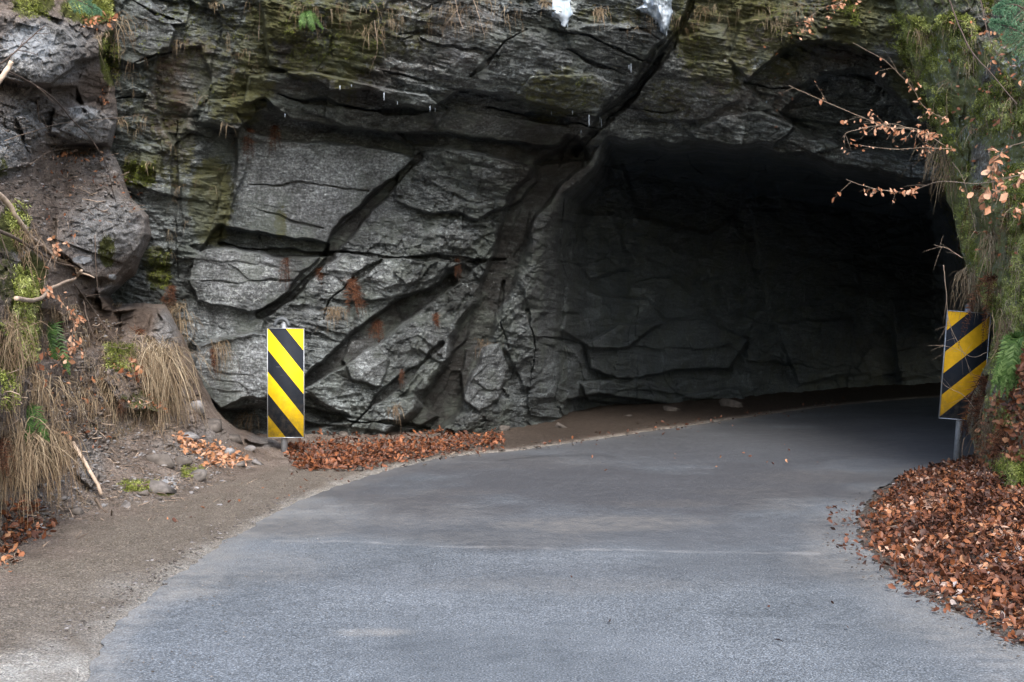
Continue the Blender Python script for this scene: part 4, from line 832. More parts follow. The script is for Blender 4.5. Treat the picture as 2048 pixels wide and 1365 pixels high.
# ------------------------------------------------------------------ grass tussocks: (u, v, hang px, half width px, blades, tone, sideways, label)
TUFTS = [
 (318, 700, 190, 26, 420, (.55, 1.0), .3, 'large pale straw tussock spilling down the bank above the scree'),
 (270, 715, 150, 26, 260, (.4, .9), -.1, 'pale straw tussock left of the largest tussock, under the rusty fern'),
 (360, 615, 90, 14, 130, (.35, .8), .2, 'brown drooping tussock right of the pointed grey rock'),
 (440, 690, 75, 14, 120, (.2, .65), .1, 'brown tussock hanging on the grey boulder near the striped board'),
 (20, 880, 140, 40, 420, (.4, .95), .2, 'tall straw tussock at the left foot of the bank'),
 (75, 860, 160, 34, 360, (.3, .85), .1, 'long brown straw tussock beside the tall one at the foot of the bank'),
 (110, 870, 90, 20, 150, (.3, .8), .2, 'short straw tussock above the leaning pale stick'),
 (15, 660, 140, 24, 260, (.4, .9), .15, 'hanging straw tussock left of the mossy stump'),
 (60, 760, 110, 24, 180, (.35, .8), .2, 'straw tussock under the mossy stump'),
 (30, 480, 100, 30, 160, (.2, .6), .1, 'dull grass hanging above the mossy stump'),
 (205, 760, 120, 24, 170, (.3, .8), .1, 'thin straw tussock on bare earth left of the fern'),
 (165, 780, 90, 20, 100, (.3, .7), -.1, 'sparse straw tussock on the dark earth slope'),
 (345, 800, 90, 18, 140, (.4, .85), .3, 'straw tussock at the lower right end of the large tussock'),
 (310, 850, 60, 18, 110, (.3, .75), .4, 'short straw tussock just above the pale leaves on the scree'),
 (225, 610, 60, 12, 60, (.3, .7), .1, 'little grass tuft hanging under the lichen spotted ledge'),
 (195, 75, 70, 12, 90, (.5, 1.), .2, 'pale tuft hanging from the leafy ledge at the top'),
 (238, 40, 90, 12, 60, (.5, 1.), .5, 'few long pale blades arching over the upper ledge'),
 (232, 140, 40, 8, 40, (.5, .9), .4, 'small tuft at the right tip of the upper ledge'),
 (236, 240, 40, 8, 50, (.4, .9), .5, 'small pale tuft at the corner of the middle boulder'),
 (300, 325, 40, 7, 30, (.4, .9), .2, 'tiny tuft on the olive moss patch'),
 (430, 5, 30, 8, 50, (.6, 1.), .1, 'pale tuft hanging at the top of the left cliff'),
 (672, 620, 50, 14, 140, (.3, .75), .1, 'brown bushy tuft right above the striped board'),
 (790, 815, 50, 8, 60, (.3, .7), .4, 'slanting tuft at the rock foot above the leaf drift'),
 (1195, 20, 45, 9, 90, (.5, .9), .3, 'straw tuft beside the ice at the cliff top'),
 (1090, 5, 30, 12, 90, (.4, .8), .1, 'grass fringe left of the white frozen streak'),
 (740, 60, 60, 16, 60, (.4, .8), .2, 'thin tuft hanging from the orange moss'),
 (975, 690, 60, 12, 90, (.1, .45), .3, 'dark rusty tuft on the slab beside the wide seam'),
 (500, 830, 60, 16, 80, (.2, .5), -.3, 'reddish tuft between boulder and striped board'),
 (1405, 20, 50, 6, 40, (.4, .8), 0, 'thin pale tuft right of the seam at the cliff top'),
 (965, 0, 40, 14, 40, (.4, .8), 0, 'few blades hanging over the cliff top centre'),
 (1885, 295, 110, 14, 110, (.5, 1.), -.3, 'pale tuft hanging over the tunnel edge under the beech twigs'),
 (1905, 320, 110, 14, 90, (.5, 1.), -.1, 'second pale tuft hanging beside the tunnel edge'),
 (1838, 60, 60, 10, 60, (.5, 1.), -.1, 'pale tuft on the moss above the tunnel edge'),
 (1835, 140, 60, 8, 50, (.5, 1.), -.1, 'small pale tuft below on the mossy edge'),
 (1945, 255, 60, 12, 70, (.5, 1.), .0, 'pale tuft in the moss right of the twigs'),
 (1900, 165, 50, 8, 40, (.5, 1.), 0, 'thin pale tuft high in the moss'),
 (1950, 545, 90, 20, 170, (.45, .95), -.3, 'drooping pale tuft just above the leaning board'),
 (1990, 470, 120, 16, 130, (.4, .9), -.2, 'long straw tuft hanging above the board'),
 (2020, 640, 90, 16, 120, (.4, .9), -.3, 'straw tuft between board and green fern'),
 (1985, 850, 90, 20, 170, (.1, .5), -.1, 'rusty grass tuft at the foot of the mossy wall'),
 (2035, 700, 70, 16, 80, (.4, .8), -.2, 'pale grass behind the green fern'),
 (2040, 200, 60, 16, 80, (.5, .95), -.2, 'pale tuft near the spruce bough'),
 (1965, 420, 70, 12, 70, (.5, 1.), -.1, 'pale tuft in the middle of the mossy wall'),
 (1980, 975, 50, 10, 70, (.3, .7), -.3, 'short tuft against the mossy boulder'),
 (330, 975, 24, 8, 50, (.5, .9), .1, 'tiny tuft growing on the flat scree stone'),
 (285, 975, 22, 12, 70, (.45, .85), .1, 'low tuft on the moss cushion of the scree'),
]
for (u, v, h, w_, n, tn, sx, lab) in TUFTS:
    D = float(surf(u, v)[0]); k = 1 / pxm(D); c = at(u, v, D - 0.03); mb = MB()
    big = h > 80; tn = (tn[0] * .7, tn[1] * rng.uniform(.7, 1))
    ms = rng.uniform(.3, .5); grass(mb, np.zeros(3), int(n * (.62 if big else .5)), h * k * (.72 if big else .75), (sx + rng.normal(0, .25), -0.6, 0), rng.uniform(.45, .75), rng.uniform(.75, 1.15), 0.0026, (tn[0] * .5, tn[1]), w_ * k * rng.uniform(.55, .9), tall=rng.uniform(.1, .5))
    if big: grass(mb, np.array([0, -.03, -h * k * .25]), int(n * .5), h * k * .45, (sx, -0.5, -.3), .7, 1.0, 0.0026, (0, tn[1] * .8), w_ * k, tall=0)
    o = mb.build('grass_tuft', M_straw); o.location = c; tag(o, lab, 'grass tuft', 'dry grass tufts on the rocks and bank')

# ------------------------------------------------------------------ dead rusty ferns: (u, v, length px, width px, fronds, lean, label)
FERNS = [
 (500, 262, 70, 9, 3, 0, 'narrow rusty fern hanging left of the smooth slab'), (551, 255, 60, 9, 3, 0, 'rusty fern hanging at the top edge of the smooth slab'),
 (574, 520, 70, 8, 3, 0, 'rusty fern hanging right of the pale lower slab'), (640, 540, 66, 9, 4, .1, 'rusty fern between the two lower slabs'),
 (700, 562, 80, 15, 7, .15, 'fullest rusty fern above the middle of the rock face'), (757, 645, 62, 9, 4, 0, 'orange brown fern on the dark lower rock'),
 (872, 628, 36, 9, 4, .1, 'short orange fern between angular rocks'), (805, 740, 50, 5, 2, 0, 'thin dark fern low on the rock face'),
 (282, 662, 60, 12, 6, 0, 'upright looking rusty fern at the top of the large tussock'), (347, 575, 60, 9, 5, 0, 'rusty fern beside the pointed grey rock'),
 (247, 800, 50, 5, 2, 0, 'single rusty frond on the bank'), (425, 700, 60, 8, 3, .2, 'brown fern on the grey boulder'), (8, 880, 90, 16, 6, .2, 'red brown fern at the left edge of the bank'),
 (915, 520, 50, 7, 3, 0, 'dull brown fern near the jamb of the tunnel'), (1958, 380, 150, 12, 5, -.1, 'long rusty fern hanging down the mossy wall'), (1985, 560, 150, 14, 6, -.1, 'rusty fern right of the board top'),
 (1975, 760, 120, 18, 9, -.2, 'thick brown fern covering the corner of the leaning board'), (1960, 800, 90, 14, 7, -.3, 'lower brown fern at the foot of the mossy wall'), (2015, 400, 160, 14, 6, 0, 'rusty fern near the right edge of the moss'), (2010, 860, 90, 16, 6, -.3, 'rusty fern above the mossy boulder'),
]
def make_fern(u, v, L, W, nf_, lean, mat_, tone, lab, name, cat, grp, fan=0.35, arch=0.2, pairs=26):
    D = float(surf(u, v)[0]); k = 1 / pxm(D); c = at(u, v, D - (0.3 if nf_ > 40 else 0.05)); mb = MB()
    for i in range(nf_):
        a = rng.normal(lean, fan); l = L * k * rng.uniform(0.7, 1.05); y = -rng.uniform(0.02, 0.14)
        frond(mb, [(0, 0, 0), (a * l * 0.3, y * 0.7, arch * l * 0.4), (a * l * 0.75, y * 1.2, -0.45 * l), (a * l, y, -l)], W * k * (0.8 if mat_ is M_green else rng.uniform(.35, .8)), tone, pairs, 0.35 if mat_ is M_green else 0.2, .12 if mat_ is M_green else .5)
    o = mb.build(name, mat_); o.location = c; tag(o, lab, cat, grp); return o
for (u, v, L, W, nf_, ln, lab) in FERNS:
    make_fern(u, v, L, W, nf_ + 2, ln, M_rust, (.0, 1), lab, 'dead_fern', 'fern', 'rusty dead ferns hanging on the rock', 0.14 if W < 12 else 0.22, 0.05, 40)
make_fern(2028, 690, 105, 19, 60, .05, M_green, (.3, 1), 'fresh green fern bushing from the mossy wall beside the leaning board', 'green_fern', 'fern', None, 0.36, 0.3, 34)
make_fern(612, 38, 30, 9, 9, .3, M_green, (.2, .8), 'small green fern high on the left cliff', 'green_fern', 'fern', None, 0.6, 0.9)
make_fern(100, 670, 80, 20, 9, 0, M_green, (0, .5), 'dark green fern in the hollow beside the mossy stump', 'green_fern', 'fern', None, 0.5, 0.6)
make_fern(60, 830, 60, 20, 8, .2, M_green, (.1, .6), 'dull green fern between the straw tussocks', 'green_fern', 'fern', None, 0.7, 0.8)

# ------------------------------------------------------------------ spruce twigs
def spruce(P, L, lab, n=9):
    mb = MB(); P = spline(P, n * 3); tube(mb, P, np.linspace(.008, .003, len(P)), 5, (.1, .5, .5, 1)); nb = MB()
    for i in range(2, len(P), 1):
        T_ = unit(P[min(i + 1, len(P) - 1)] - P[i - 1])
        for sg in (-1, 1):
            d = unit(T_ * 0.7 + np.array([0, 0.1, sg * 0.9]) + rng.normal(0, 0.15, 3)); l = L * (1.1 - i / len(P)) * rng.uniform(.7, 1)
            Q = P[i] + d * np.linspace(0, l, 7)[:, None] + np.array([0, 0, -1]) * (np.linspace(0, 1, 7) ** 2 * l * 0.2)[:, None]; tube(mb, Q, .002, 3, (.2, .5, .5, 1))
            m_ = 70; s_ = rng.uniform(0, 1, m_); b0 = Q[0] + (Q[-1] - Q[0]) * s_[:, None]; dd = unit(d * 0.8 + rng.normal(0, .55, (m_, 3)))
            strips(nb, np.stack([b0, b0 + dd * .012, b0 + dd * .022], 1), np.array([.0012, .0012, .0003]), unit(np.cross(dd, rng.normal(0, 1, (m_, 3)))), rng.uniform(.2, 1, m_))
    root = empty('spruce_twig', P[0]); o = mb.build('stem', M_bark, root, origin=P[0]); o = nb.build('needles', M_needle, root, origin=P[0])
    tag(root, lab, 'spruce twig')
spruce([at(2080, 95, 9.4), at(2030, 60, 9.4), at(1985, 45, 9.5)], .16, 'blue green spruce bough reaching in at the top right corner')
spruce([at(2080, 40, 9.2), at(2030, 10, 9.2), at(1990, 20, 9.3)], .14, 'smaller spruce bough above the other one in the top right corner')
spruce([at(120, -20, 12.2), at(165, 5, 12.2), at(200, 25, 12.4)], .16, 'spruce seedling on the mossy ledge at the top left')

# ------------------------------------------------------------------ twigs with or without leaves: points (u, v, depth or None)
def branch(name, pts, r0, r1, lab, nleaf=0, span=(0, 1), size=0.055, side=0, tone=.45, cat='twig', group=None, ltone=(.2, 1), sag=0.3, off=0.15):
    P = []
    for q in pts:
        D = q[2] if len(q) > 2 else float(surf(q[0], q[1])[0]) - off
        P.append(at(q[0], q[1], D))
    if nleaf and cat == 'beech twig': r0 *= .6; r1 *= .7; nleaf = int(nleaf * 1.5); size *= .85
    P = spline(P, max(14, 5 * len(P))); P = P + 0.006 * np.cumsum(rng.normal(0, 1, P.shape), 0) * 0.3
    mb = MB(); tube(mb, P, np.linspace(r0, r1, len(P)), 7, (tone, .5, .5, 1)); ends = []
    for k in range(side):
        i = rng.integers(2, len(P) - 1); T_ = unit(P[i] - P[i - 1]); d = unit(T_ + rng.normal(0, .55, 3) * np.array([1, .6, 1])); l = rng.uniform(.08, .24)
        Q = P[i] + d * np.linspace(0, l, 6)[:, None] + np.array([0, 0, -1.0]) * (np.linspace(0, 1, 6) ** 2 * l * 0.15)[:, None]
        tube(mb, Q, np.linspace(r1 * 1.0, r1 * .45, 6), 4, (tone, .5, .5, 1)); ends.append(Q)
    if nleaf:
        lb = MB(); i0, i1 = int(span[0] * (len(P) - 1)), int(span[1] * (len(P) - 1)); L_ = []
        cen = rng.uniform(i0, i1, max(3, nleaf // 6))
        for k in range(nleaf):
            t = float(np.clip(cen[rng.integers(len(cen))] + rng.normal(0, .5), i0, i1)); i = int(t); p = P[i] + (P[min(i + 1, len(P) - 1)] - P[i]) * (t - i)
            if ends and rng.random() < .45: Q = ends[rng.integers(len(ends))]; p = Q[rng.integers(2, 6)]
            L_.append(p + rng.normal(0, .016, 3))
        L_ = np.array(L_); leaves(lb, L_, size, (0, -.8, .5), rng.uniform(*ltone, nleaf), .6, axis=np.array([rng.choice([-.4, .4]), -.1, -.8]) * sag * 3)
        root = empty(name, P[0]); mb.build('stem', M_bark, root, smooth=True, origin=P[0]); lb.build('leaves', M_leaf_dry, root, origin=P[0]); o = root
    else: o = mb.build(name, M_bark, smooth=True, origin=P[0]); o.location = P[0]
    tag(o, lab, cat, group); return o
BG = 'beech twigs with brown leaves in front of the tunnel'
branch('beech_twig', [(1890, 292, 13.4), (1840, 262, 13.2), (1780, 258, 13.0), (1720, 235, 12.9), (1640, 202, 12.8), (1578, 174, 12.8)], .006, .0018, 'longest leafy beech twig reaching across the dark arch', 46, (.0, .55), .055, 14, .75, 'beech twig', BG)
branch('beech_twig', [(1895, 240, 13.4), (1850, 215, 13.2), (1820, 170, 13.1), (1770, 120, 13.0), (1705, 84, 13.0)], .005, .0015, 'leafy beech twig rising along the upper rim of the arch', 28, (.0, .75), .052, 9, .7, 'beech twig', BG)
branch('beech_twig', [(2060, 345, 11.0), (1960, 366, 11.8), (1880, 360, 12.4), (1820, 378, 12.8), (1760, 376, 12.9), (1695, 356, 13)], .006, .0018, 'low beech twig with leaves under the rim of the arch', 46, (.3, .9), .052, 12, .7, 'beech twig', BG)
branch('beech_twig', [(1905, 298, 13.0), (1850, 296, 12.9), (1790, 300, 12.8), (1722, 292, 12.8)], .004, .0013, 'beech twig with leaves between the longest and the lowest twig', 30, (.0, .6), .05, 8, .75, 'beech twig', BG)
branch('beech_twig', [(1880, 270, 13.0), (1830, 262, 12.9), (1780, 245, 12.8), (1700, 262, 12.8), (1682, 275, 12.8)], .004, .0013, 'thin grey twig with a leafy start under the longest twig', 34, (.0, .55), .055, 9, .8, 'beech twig', BG)
branch('beech_twig', [(1720, -30, 13.5), (1680, 5, 13.5), (1640, 18, 13.5), (1615, 40, 13.5), (1602, 62, 13.5)], .004, .0013, 'leafy beech twig hanging in from the top edge', 42, (.1, 1), .05, 9, .6, 'beech twig', BG)
branch('beech_twig', [(2090, 260, 9.0), (2050, 285, 9), (2010, 300, 9.1), (1985, 345, 9.2), (1970, 385, 9.3)], .006, .002, 'nearest beech twig with large leaves at the right edge', 26, (.1, 1), .075, 6, .5, 'beech twig', BG)
branch('beech_twig', [(2100, 350, 8.8), (2050, 352, 8.8), (2010, 358, 8.9), (1978, 365, 9)], .005, .002, 'second near beech twig with large leaves at the right edge', 22, (.1, 1), .078, 5, .5, 'beech twig', BG)
branch('beech_twig', [(2100, 400, 8.8), (2050, 415, 8.8), (2030, 430, 8.9)], .004, .002, 'short near beech twig with three leaf bunches below the others', 14, (.1, 1), .07, 3, .5, 'beech twig', BG)
branch('dark_stem', [(1895, -10, 12.4), (1915, 50, 12.3), (1945, 105, 12), (1985, 150, 11.6), (2030, 205, 11.2)], .008, .004, 'dark stem slanting down across the moss at upper right', 0, side=6, tone=.05)
branch('dark_stem', [(1960, -10, 11.8), (1975, 60, 11.6), (2000, 110, 11.4)], .005, .003, 'short dark stem left of the spruce boughs', 5, (.3, 1), .05, 4, .05)
branch('dark_stem', [(1905, 325, 13.0), (1925, 360, 12.9), (1940, 420, 12.8), (1950, 470, 12.6)], .004, .002, 'thin dark stem beside the pale hanging tufts', 0, side=3, tone=.1)
branch('bare_twig', [(1887, 530, 13.2), (1893, 575, 13.2), (1895, 620, 13.2), (1905, 660, 13.2), (1932, 715, 13.2), (1945, 750, 13.2)], .0045, .0016, 'bare upright twig crossing the leaning board', 0, side=9, tone=.6)
branch('bare_twig', [(1975, 705, 13), (1945, 715, 13), (1915, 700, 13), (1880, 690, 13)], .003, .001, 'thin bare twig across the middle of the leaning board', 0, side=6, tone=.8)
branch('bare_twig', [(1950, 820, 13), (1925, 790, 13), (1895, 775, 13), (1880, 765, 13)], .003, .001, 'thin bare twig across the lower end of the leaning board', 0, side=6, tone=.8)
branch('bare_twig', [(1925, 517, 13.2), (1895, 498, 13.2), (1868, 488, 13.2)], .0035, .001, 'small pale forked twig above the leaning board', 0, side=5, tone=.9)
branch('birch_branch', [(-20, 375), (12, 405), (35, 440), (60, 475), (85, 492), (115, 515), (140, 528), (163, 542)], .022, .012, 'thick pale birch branch lying down the bank at the left edge', 8, (.5, 1), .05, 4, .95, 'branch', off=.2)
branch('broken_branch', [(33, 597), (55, 602), (80, 596), (100, 578), (125, 566), (150, 556), (165, 540)], .016, .012, 'pale curved broken branch ending over the mossy stump', 0, side=2, tone=.8, cat='branch', off=.3)
branch('grey_branch', [(-20, 455), (30, 478), (70, 500), (110, 522), (150, 532)], .014, .006, 'grey branch crossing the pale birch branch', 0, side=5, tone=.35, cat='branch', off=.3)
branch('beech_twig', [(130, 520), (118, 490), (100, 530), (92, 570), (105, 600)], .005, .002, 'bunch of dry beech leaves under the birch branch', 34, (.2, 1), .055, 8, .5, 'beech twig', off=.35)
branch('beech_twig', [(120, 590), (135, 620), (145, 650), (140, 690), (150, 705)], .005, .002, 'hanging spray of dry beech leaves beside the dark fern hollow', 50, (.0, 1), .06, 10, .5, 'beech twig', off=.35)
branch('beech_twig', [(100, 700), (120, 720), (110, 735), (85, 750)], .004, .002, 'beech leaves scattered on a twig below the fern hollow', 24, (.0, 1), .06, 6, .4, 'beech twig', off=.1)
branch('beech_twig', [(60, 718), (68, 728), (75, 735)], .004, .002, 'rusty bunch of beech leaves on the stump foot', 12, (.0, 1), .06, 3, .3, 'beech twig', ltone=(0, .3), off=.1)
branch('bare_twig', [(-10, 170, 9), (8, 150, 9), (24, 124, 9)], .02, .016, 'thick pale broken branch tip at the left edge', 0, tone=1, cat='branch')
branch('bare_twig', [(0, 128, 9.5), (30, 105, 9.5), (60, 80, 9.6), (88, 55, 9.6)], .007, .003, 'dark straight twig in front of the whitish boulder', 0, side=3, tone=.05)
branch('hanging_vine', [(10, 140, 10), (60, 165, 10.5), (110, 200, 11), (150, 245, 12), (185, 280, 12.5), (215, 330, 13), (232, 400, 13.4)], .006, .003, 'long thin dark vine curving down the bank', 0, side=4, tone=.1)
branch('hanging_vine', [(190, 470), (192, 520), (196, 580)], .005, .003, 'straight thin vine hanging over the rounded boulder', 0, tone=.2)
branch('bare_twig', [(10, 282), (60, 268), (120, 250), (200, 242), (300, 230)], .004, .0015, 'thin horizontal twig across the middle boulders', 0, side=8, tone=.4)
branch('bare_twig', [(60, 330), (100, 305), (150, 298), (210, 300), (225, 290)], .004, .0015, 'tangled bare twig under the middle boulder', 4, (.3, 1), .04, 12, .35)
branch('exposed_root', [(75, 200), (80, 240), (95, 270)], .005, .002, 'thin exposed root under the whitish boulder', 0, side=6, tone=.3)
branch('exposed_root', [(150, 570), (180, 610), (215, 660), (240, 690)], .008, .003, 'tangle of dark roots under the rounded boulder', 0, side=26, tone=.15)
branch('exposed_root', [(165, 600), (175, 640), (200, 690), (250, 720)], .006, .002, 'second root tangle beside the dark hollow', 0, side=26, tone=.25)
branch('exposed_root', [(30, 400), (60, 440), (70, 470)], .006, .002, 'thin roots hanging over the pale branch', 0, side=10, tone=.3)
branch('wooden_stick', [(146, 886), (162, 910), (176, 935), (190, 962), (201, 990)], .016, .014, 'pale barkless stick leaning on the scree', 0, tone=1, cat='stick', off=.12)
branch('wooden_stick', [(192, 998), (205, 1020), (232, 1042)], .014, .009, 'short brown stick lying below the pale one', 0, side=2, tone=.3, cat='stick', off=.04)
branch('hanging_vine', [(520, -10), (518, 40), (518, 82)], .005, .003, 'straight pale root hanging down the cliff top at left', 0, tone=.8, off=.1)
branch('hanging_vine', [(750, 40), (757, 90), (752, 120)], .004, .002, 'pale root loop hanging below the orange moss', 0, side=2, tone=.8, off=.1)
branch('hanging_vine', [(910, -5), (918, 30), (928, 55)], .004, .002, 'pale root at the cliff top centre', 0, side=2, tone=.8, off=.1)
branch('hanging_vine', [(945, -5), (955, 25), (965, 60)], .004, .002, 'second pale root right beside the centre one', 0, side=2, tone=.7, off=.1)

# ------------------------------------------------------------------ ice
def ice_sheet(pts, thick, lab):
    P = np.array(pts, float); x0, y0 = P.min(0) - 3; x1, y1 = P.max(0) + 3
    a = np.linspace(x0, x1, 60); b_ = np.linspace(y0, y1, 60); U_, V_ = np.meshgrid(a, b_)
    sd_ = poly_sd(U_ + 2.5 * vn(U_ / 9, V_ / 9, 5), V_ + 2 * vn(U_ / 9 + 7, V_ / 9, 6), P)
    h = np.sqrt(np.clip(-sd_ / 16, 0, 1)) * thick * (0.7 + 0.5 * fbm(U_ / 10, V_ / 24, 3, 9))
    D = surf(U_.ravel(), V_.ravel()).reshape(U_.shape)
    kk = np.ones(9) / 9
    for _ in range(3): D = np.apply_along_axis(lambda r_: np.convolve(np.pad(r_, 4, 'edge'), kk, 'valid'), 0, D); D = np.apply_along_axis(lambda r_: np.convolve(np.pad(r_, 4, 'edge'), kk, 'valid'), 1, D)
    D = D.copy() + 0.06 * (sd_ > 0) - 0.05 * (sd_ <= 0) - h
    Fc = grid_faces(60, 60); keep = (sd_.ravel()[Fc] < 3).all(1); o0 = at(*P.mean(0), 15.8)
    o = mesh_np('ice_patch', at(U_, V_, D).reshape(-1, 3) - o0, Fc[keep], M_ice, smooth=True); o.location = o0; tag(o, lab, 'ice')
ice_sheet([(1292, -20), (1345, -20), (1345, 20), (1340, 40), (1337, 62), (1330, 69), (1322, 62), (1312, 42), (1295, 28), (1270, 20), (1285, 10)], .22, 'bluish white ice tongue hanging over the cliff top beside the seam')
ice_sheet([(1102, -15), (1140, -15), (1144, 30), (1132, 56), (1122, 50), (1118, 40), (1104, 34)], .05, 'flat white frozen streak left of the ice tongue')
ICI = [(1333, 62, 14), (1120, 48, 12), (1135, 50, 9), (1312, 40, 10), (1165, 238, 16), (1178, 232, 24), (1200, 236, 12), (1195, 234, 10), (1203, 240, 18), (1162, 262, 10), (1183, 100, 16), (768, 188, 16), (795, 205, 7), (802, 205, 5), (860, 215, 10), (870, 218, 8), (662, 170, 6), (680, 174, 9), (703, 172, 5), (632, 256, 8), (570, 230, 8), (1533, 204, 18), (1542, 200, 18), (1262, 130, 18), (1258, 132, 10), (1284, 98, 12), (1103, 226, 8), (1145, 224, 8), (825, 214, 6)]; ICI = [q for i_, q in enumerate(ICI) if i_ % 3 != 1]
for k, (u, v, h) in enumerate(ICI):
    D = float(surf(u, v - 4)[0]); L = h / pxm(D); mb = MB(); P = np.stack([np.zeros(6), np.zeros(6), -np.linspace(0, L, 6)], -1)
    tube(mb, P, np.array([.007, .006, .005, .004, .0025, .001]) * (0.6 + L * 4), 6); o = mb.build('icicle', M_ice, smooth=True); o.location = at(u, v - 2, D - 0.03)
    tag(o, 'small clear icicle hanging from an overhanging lip of the cliff', 'icicle', 'icicles under the rock lips')

# ------------------------------------------------------------------ loose stones
STONES = [(428, 846, 34, 'broken grey block at the bank end left of the striped board'), (470, 872, 26, 'flat block beside the dark hollow under the boulder'), (398, 815, 26, 'earthy block wedged below the grey boulder'), (500, 893, 18, 'low stone in front of the dark hollow'), (385, 872, 22, 'brown block above the pale leaves'), (455, 905, 18, 'angular stone among the pale leaves'), (150, 1020, 16, 'grey stone between straw tussock and sticks'), (82, 1090, 15, 'round light grey stone on the sand at the left'), (206, 1008, 12, 'blue grey stone below the pale stick'), (200, 1030, 11, 'whitish stone next to the brown stick'), (583, 940, 12, 'grey stone at the foot of the striped board'),
 (125, 995, 10, 'dark flat stone left of the sticks'), (250, 1010, 24, 'brown slab stone on the lower scree'), (325, 965, 36, 'lichen spotted flat stone in the middle of the scree'), (400, 950, 26, 'dark angular stone right of the lichen spotted one'),
 (478, 925, 18, 'dark stone at the right end of the scree'), (330, 915, 34, 'grey brown block on the upper scree'), (362, 922, 20, 'thin stacked slab beside the grey brown block'), (515, 925, 14, 'pointed stone between scree and board'), (437, 1010, 8, 'small pale stone at the scree edge'),
 (290, 985, 14, 'small mossy stone on the scree'), (445, 960, 12, 'small brown stone under the dark one'), (165, 1045, 14, 'grey stone at the scree foot'), (720, 938, 9, 'small grey stone beside the leaf drift'), (268, 1045, 9, 'small stone on the sand edge'),
 (1258, 830, 16, 'upright shard leaning on the tunnel wall foot'), (1340, 815, 26, 'low boulder at the tunnel wall foot'), (1005, 858, 20, 'low block at the foot of the jamb'), (1120, 850, 22, 'block at the tunnel corner foot'), (755, 872, 26, 'grey block at the rock foot above the leaf drift'), (690, 870, 20, 'dark block at the rock foot'), (1460, 806, 24, 'dark block further in along the tunnel wall')]
for k, (u, v, h, lab) in enumerate(STONES):
    D = float(surf(u, v + h * 0.4)[0]); s_ = h / pxm(D); mb = MB(); tone = rng.uniform(.3, .8) if u < 600 else rng.uniform(.15, .4)
    if 'light' in lab or 'whitish' in lab or 'pale' in lab: tone = .95
    pebble(mb, np.zeros(3), np.array([1.25, 1.0, .75]) * s_ * 1.1, tone, k + 3); o = mb.build('loose_stone', M_stone); o.location = at(u, v + h * .25, D); tag(o, lab, 'stone', 'stones along the foot of the rock')
def scatter(poly, n):
    P = np.array(poly, float); out = np.zeros((0, 2))
    while len(out) < n:
        q = rng.uniform(P.min(0), P.max(0), (n * 2, 2)); q = q[poly_sd(q[:, 0], q[:, 1], P) < rng.normal(0, 6, len(q))]; out = np.vstack([out, q])
    return out[:n]
mb = MB(); TP = []
for k in range(8):
    b0 = MB(); pebble(b0, np.zeros(3), np.array([1.2, .9, .5]), .5, 50 + k); TP.append((b0.v[0], b0.f[0]))
def chips(poly, n, s0, s1, tone, lift=0.0):
    q = scatter(poly, n); D = surf(q[:, 0], q[:, 1]); P = at(q[:, 0], q[:, 1], D)
    for i in range(n):
        Vv, Fc = TP[i % 8]; a = rng.uniform(0, 6.28); c_, s_ = math.cos(a), math.sin(a); sz = s0 + (s1 - s0) * rng.random() ** 3
        mb.add(Vv @ np.array([[c_, s_, 0], [-s_, c_, 0], [0, 0, 1]]) * sz + P[i], Fc, (rng.uniform(*tone), .5, .5, 1))
chips([(0, 1090), (140, 880), (300, 860), (420, 880), (560, 935), (440, 1010), (280, 1050), (0, 1140)], 2600, .006, .04, (.1, .9))
chips([(0, 1190), (300, 1050), (560, 950), (760, 930), (600, 990), (300, 1180), (0, 1365)], 3200, .003, .018, (.0, .8))
chips([(20, 180), (220, 300), (290, 430), (200, 420), (80, 500), (0, 400)], 1100, .005, .04, (.0, .9)); chips([(100, 560), (350, 680), (380, 800), (500, 880), (300, 870), (120, 880)], 1500, .005, .03, (.0, .8))
chips([(120, 760), (220, 740), (260, 880), (140, 880)], 300, .006, .03, (.1, .7))
chips([(640, 900), (1000, 880), (1040, 900), (1500, 815), (1800, 790), (1600, 818), (1200, 872), (900, 912), (760, 935)], 700, .008, .035, (.05, .5))
o = mb.build('gravel', M_stone); tag(o, 'loose stone chips and grit along the foot of the bank and rock', 'gravel', kind='stuff')

# ------------------------------------------------------------------ fallen leaves
def litter(name, polys, lab, up=(0, -.2, 1)):
    mb = MB()
    for poly, n, size, tone, dz, mat_bias in polys:
        q = scatter(poly, n); D = surf(q[:, 0], q[:, 1]); P = at(q[:, 0], q[:, 1], D - 0.02)
        P[:, 2] += rng.uniform(0, dz, n)
        t = rng.uniform(0, 1, n) ** mat_bias; t = tone[0] + (tone[1] - tone[0]) * t
        leaves(mb, P, size, up, t, .55)
    o = mb.build(name, M_leaf_wet); tag(o, lab, 'fallen leaves', kind='stuff'); return o
# right mound: spread over the ground in metres
mb = MB(); n = 140000
x = rng.uniform(1.9, 7.5, n); y = rng.uniform(5.6, 15.6, n); d = road_dist(x, y); e_ = fbm(x * 1.4, y * 1.4, 4, 401)
keep = (d > 0.02 + 0.12 * e_ + np.abs(rng.normal(0, .12, n))) & (d < 4); x, y, d, e_ = x[keep], y[keep], d[keep], e_[keep]
z = ground_z(x, y, d); u_, v_ = project(x, y, z); Dc = surf(u_, v_)
keep = (u_ < 2900) & (y < Dc + 0.7); x, y, z, d, e_ = x[keep], y[keep], z[keep], d[keep], e_[keep]
n = len(x); t = np.clip(rng.uniform(0, 1, n) ** 1.5 * (0.85 + 1.0 * fbm(x * 3, y * 3, 3, 405)) + .04, 0, .95); t = np.where(rng.random(n) < .004, 1.0, t); t = np.where(y < 8.2, np.clip(t + .22 * rng.random(n), 0, 1), t)
P = np.stack([x, y, z + rng.uniform(0.003, .07, n) * sstep(.1, .8, d) + .006], -1)
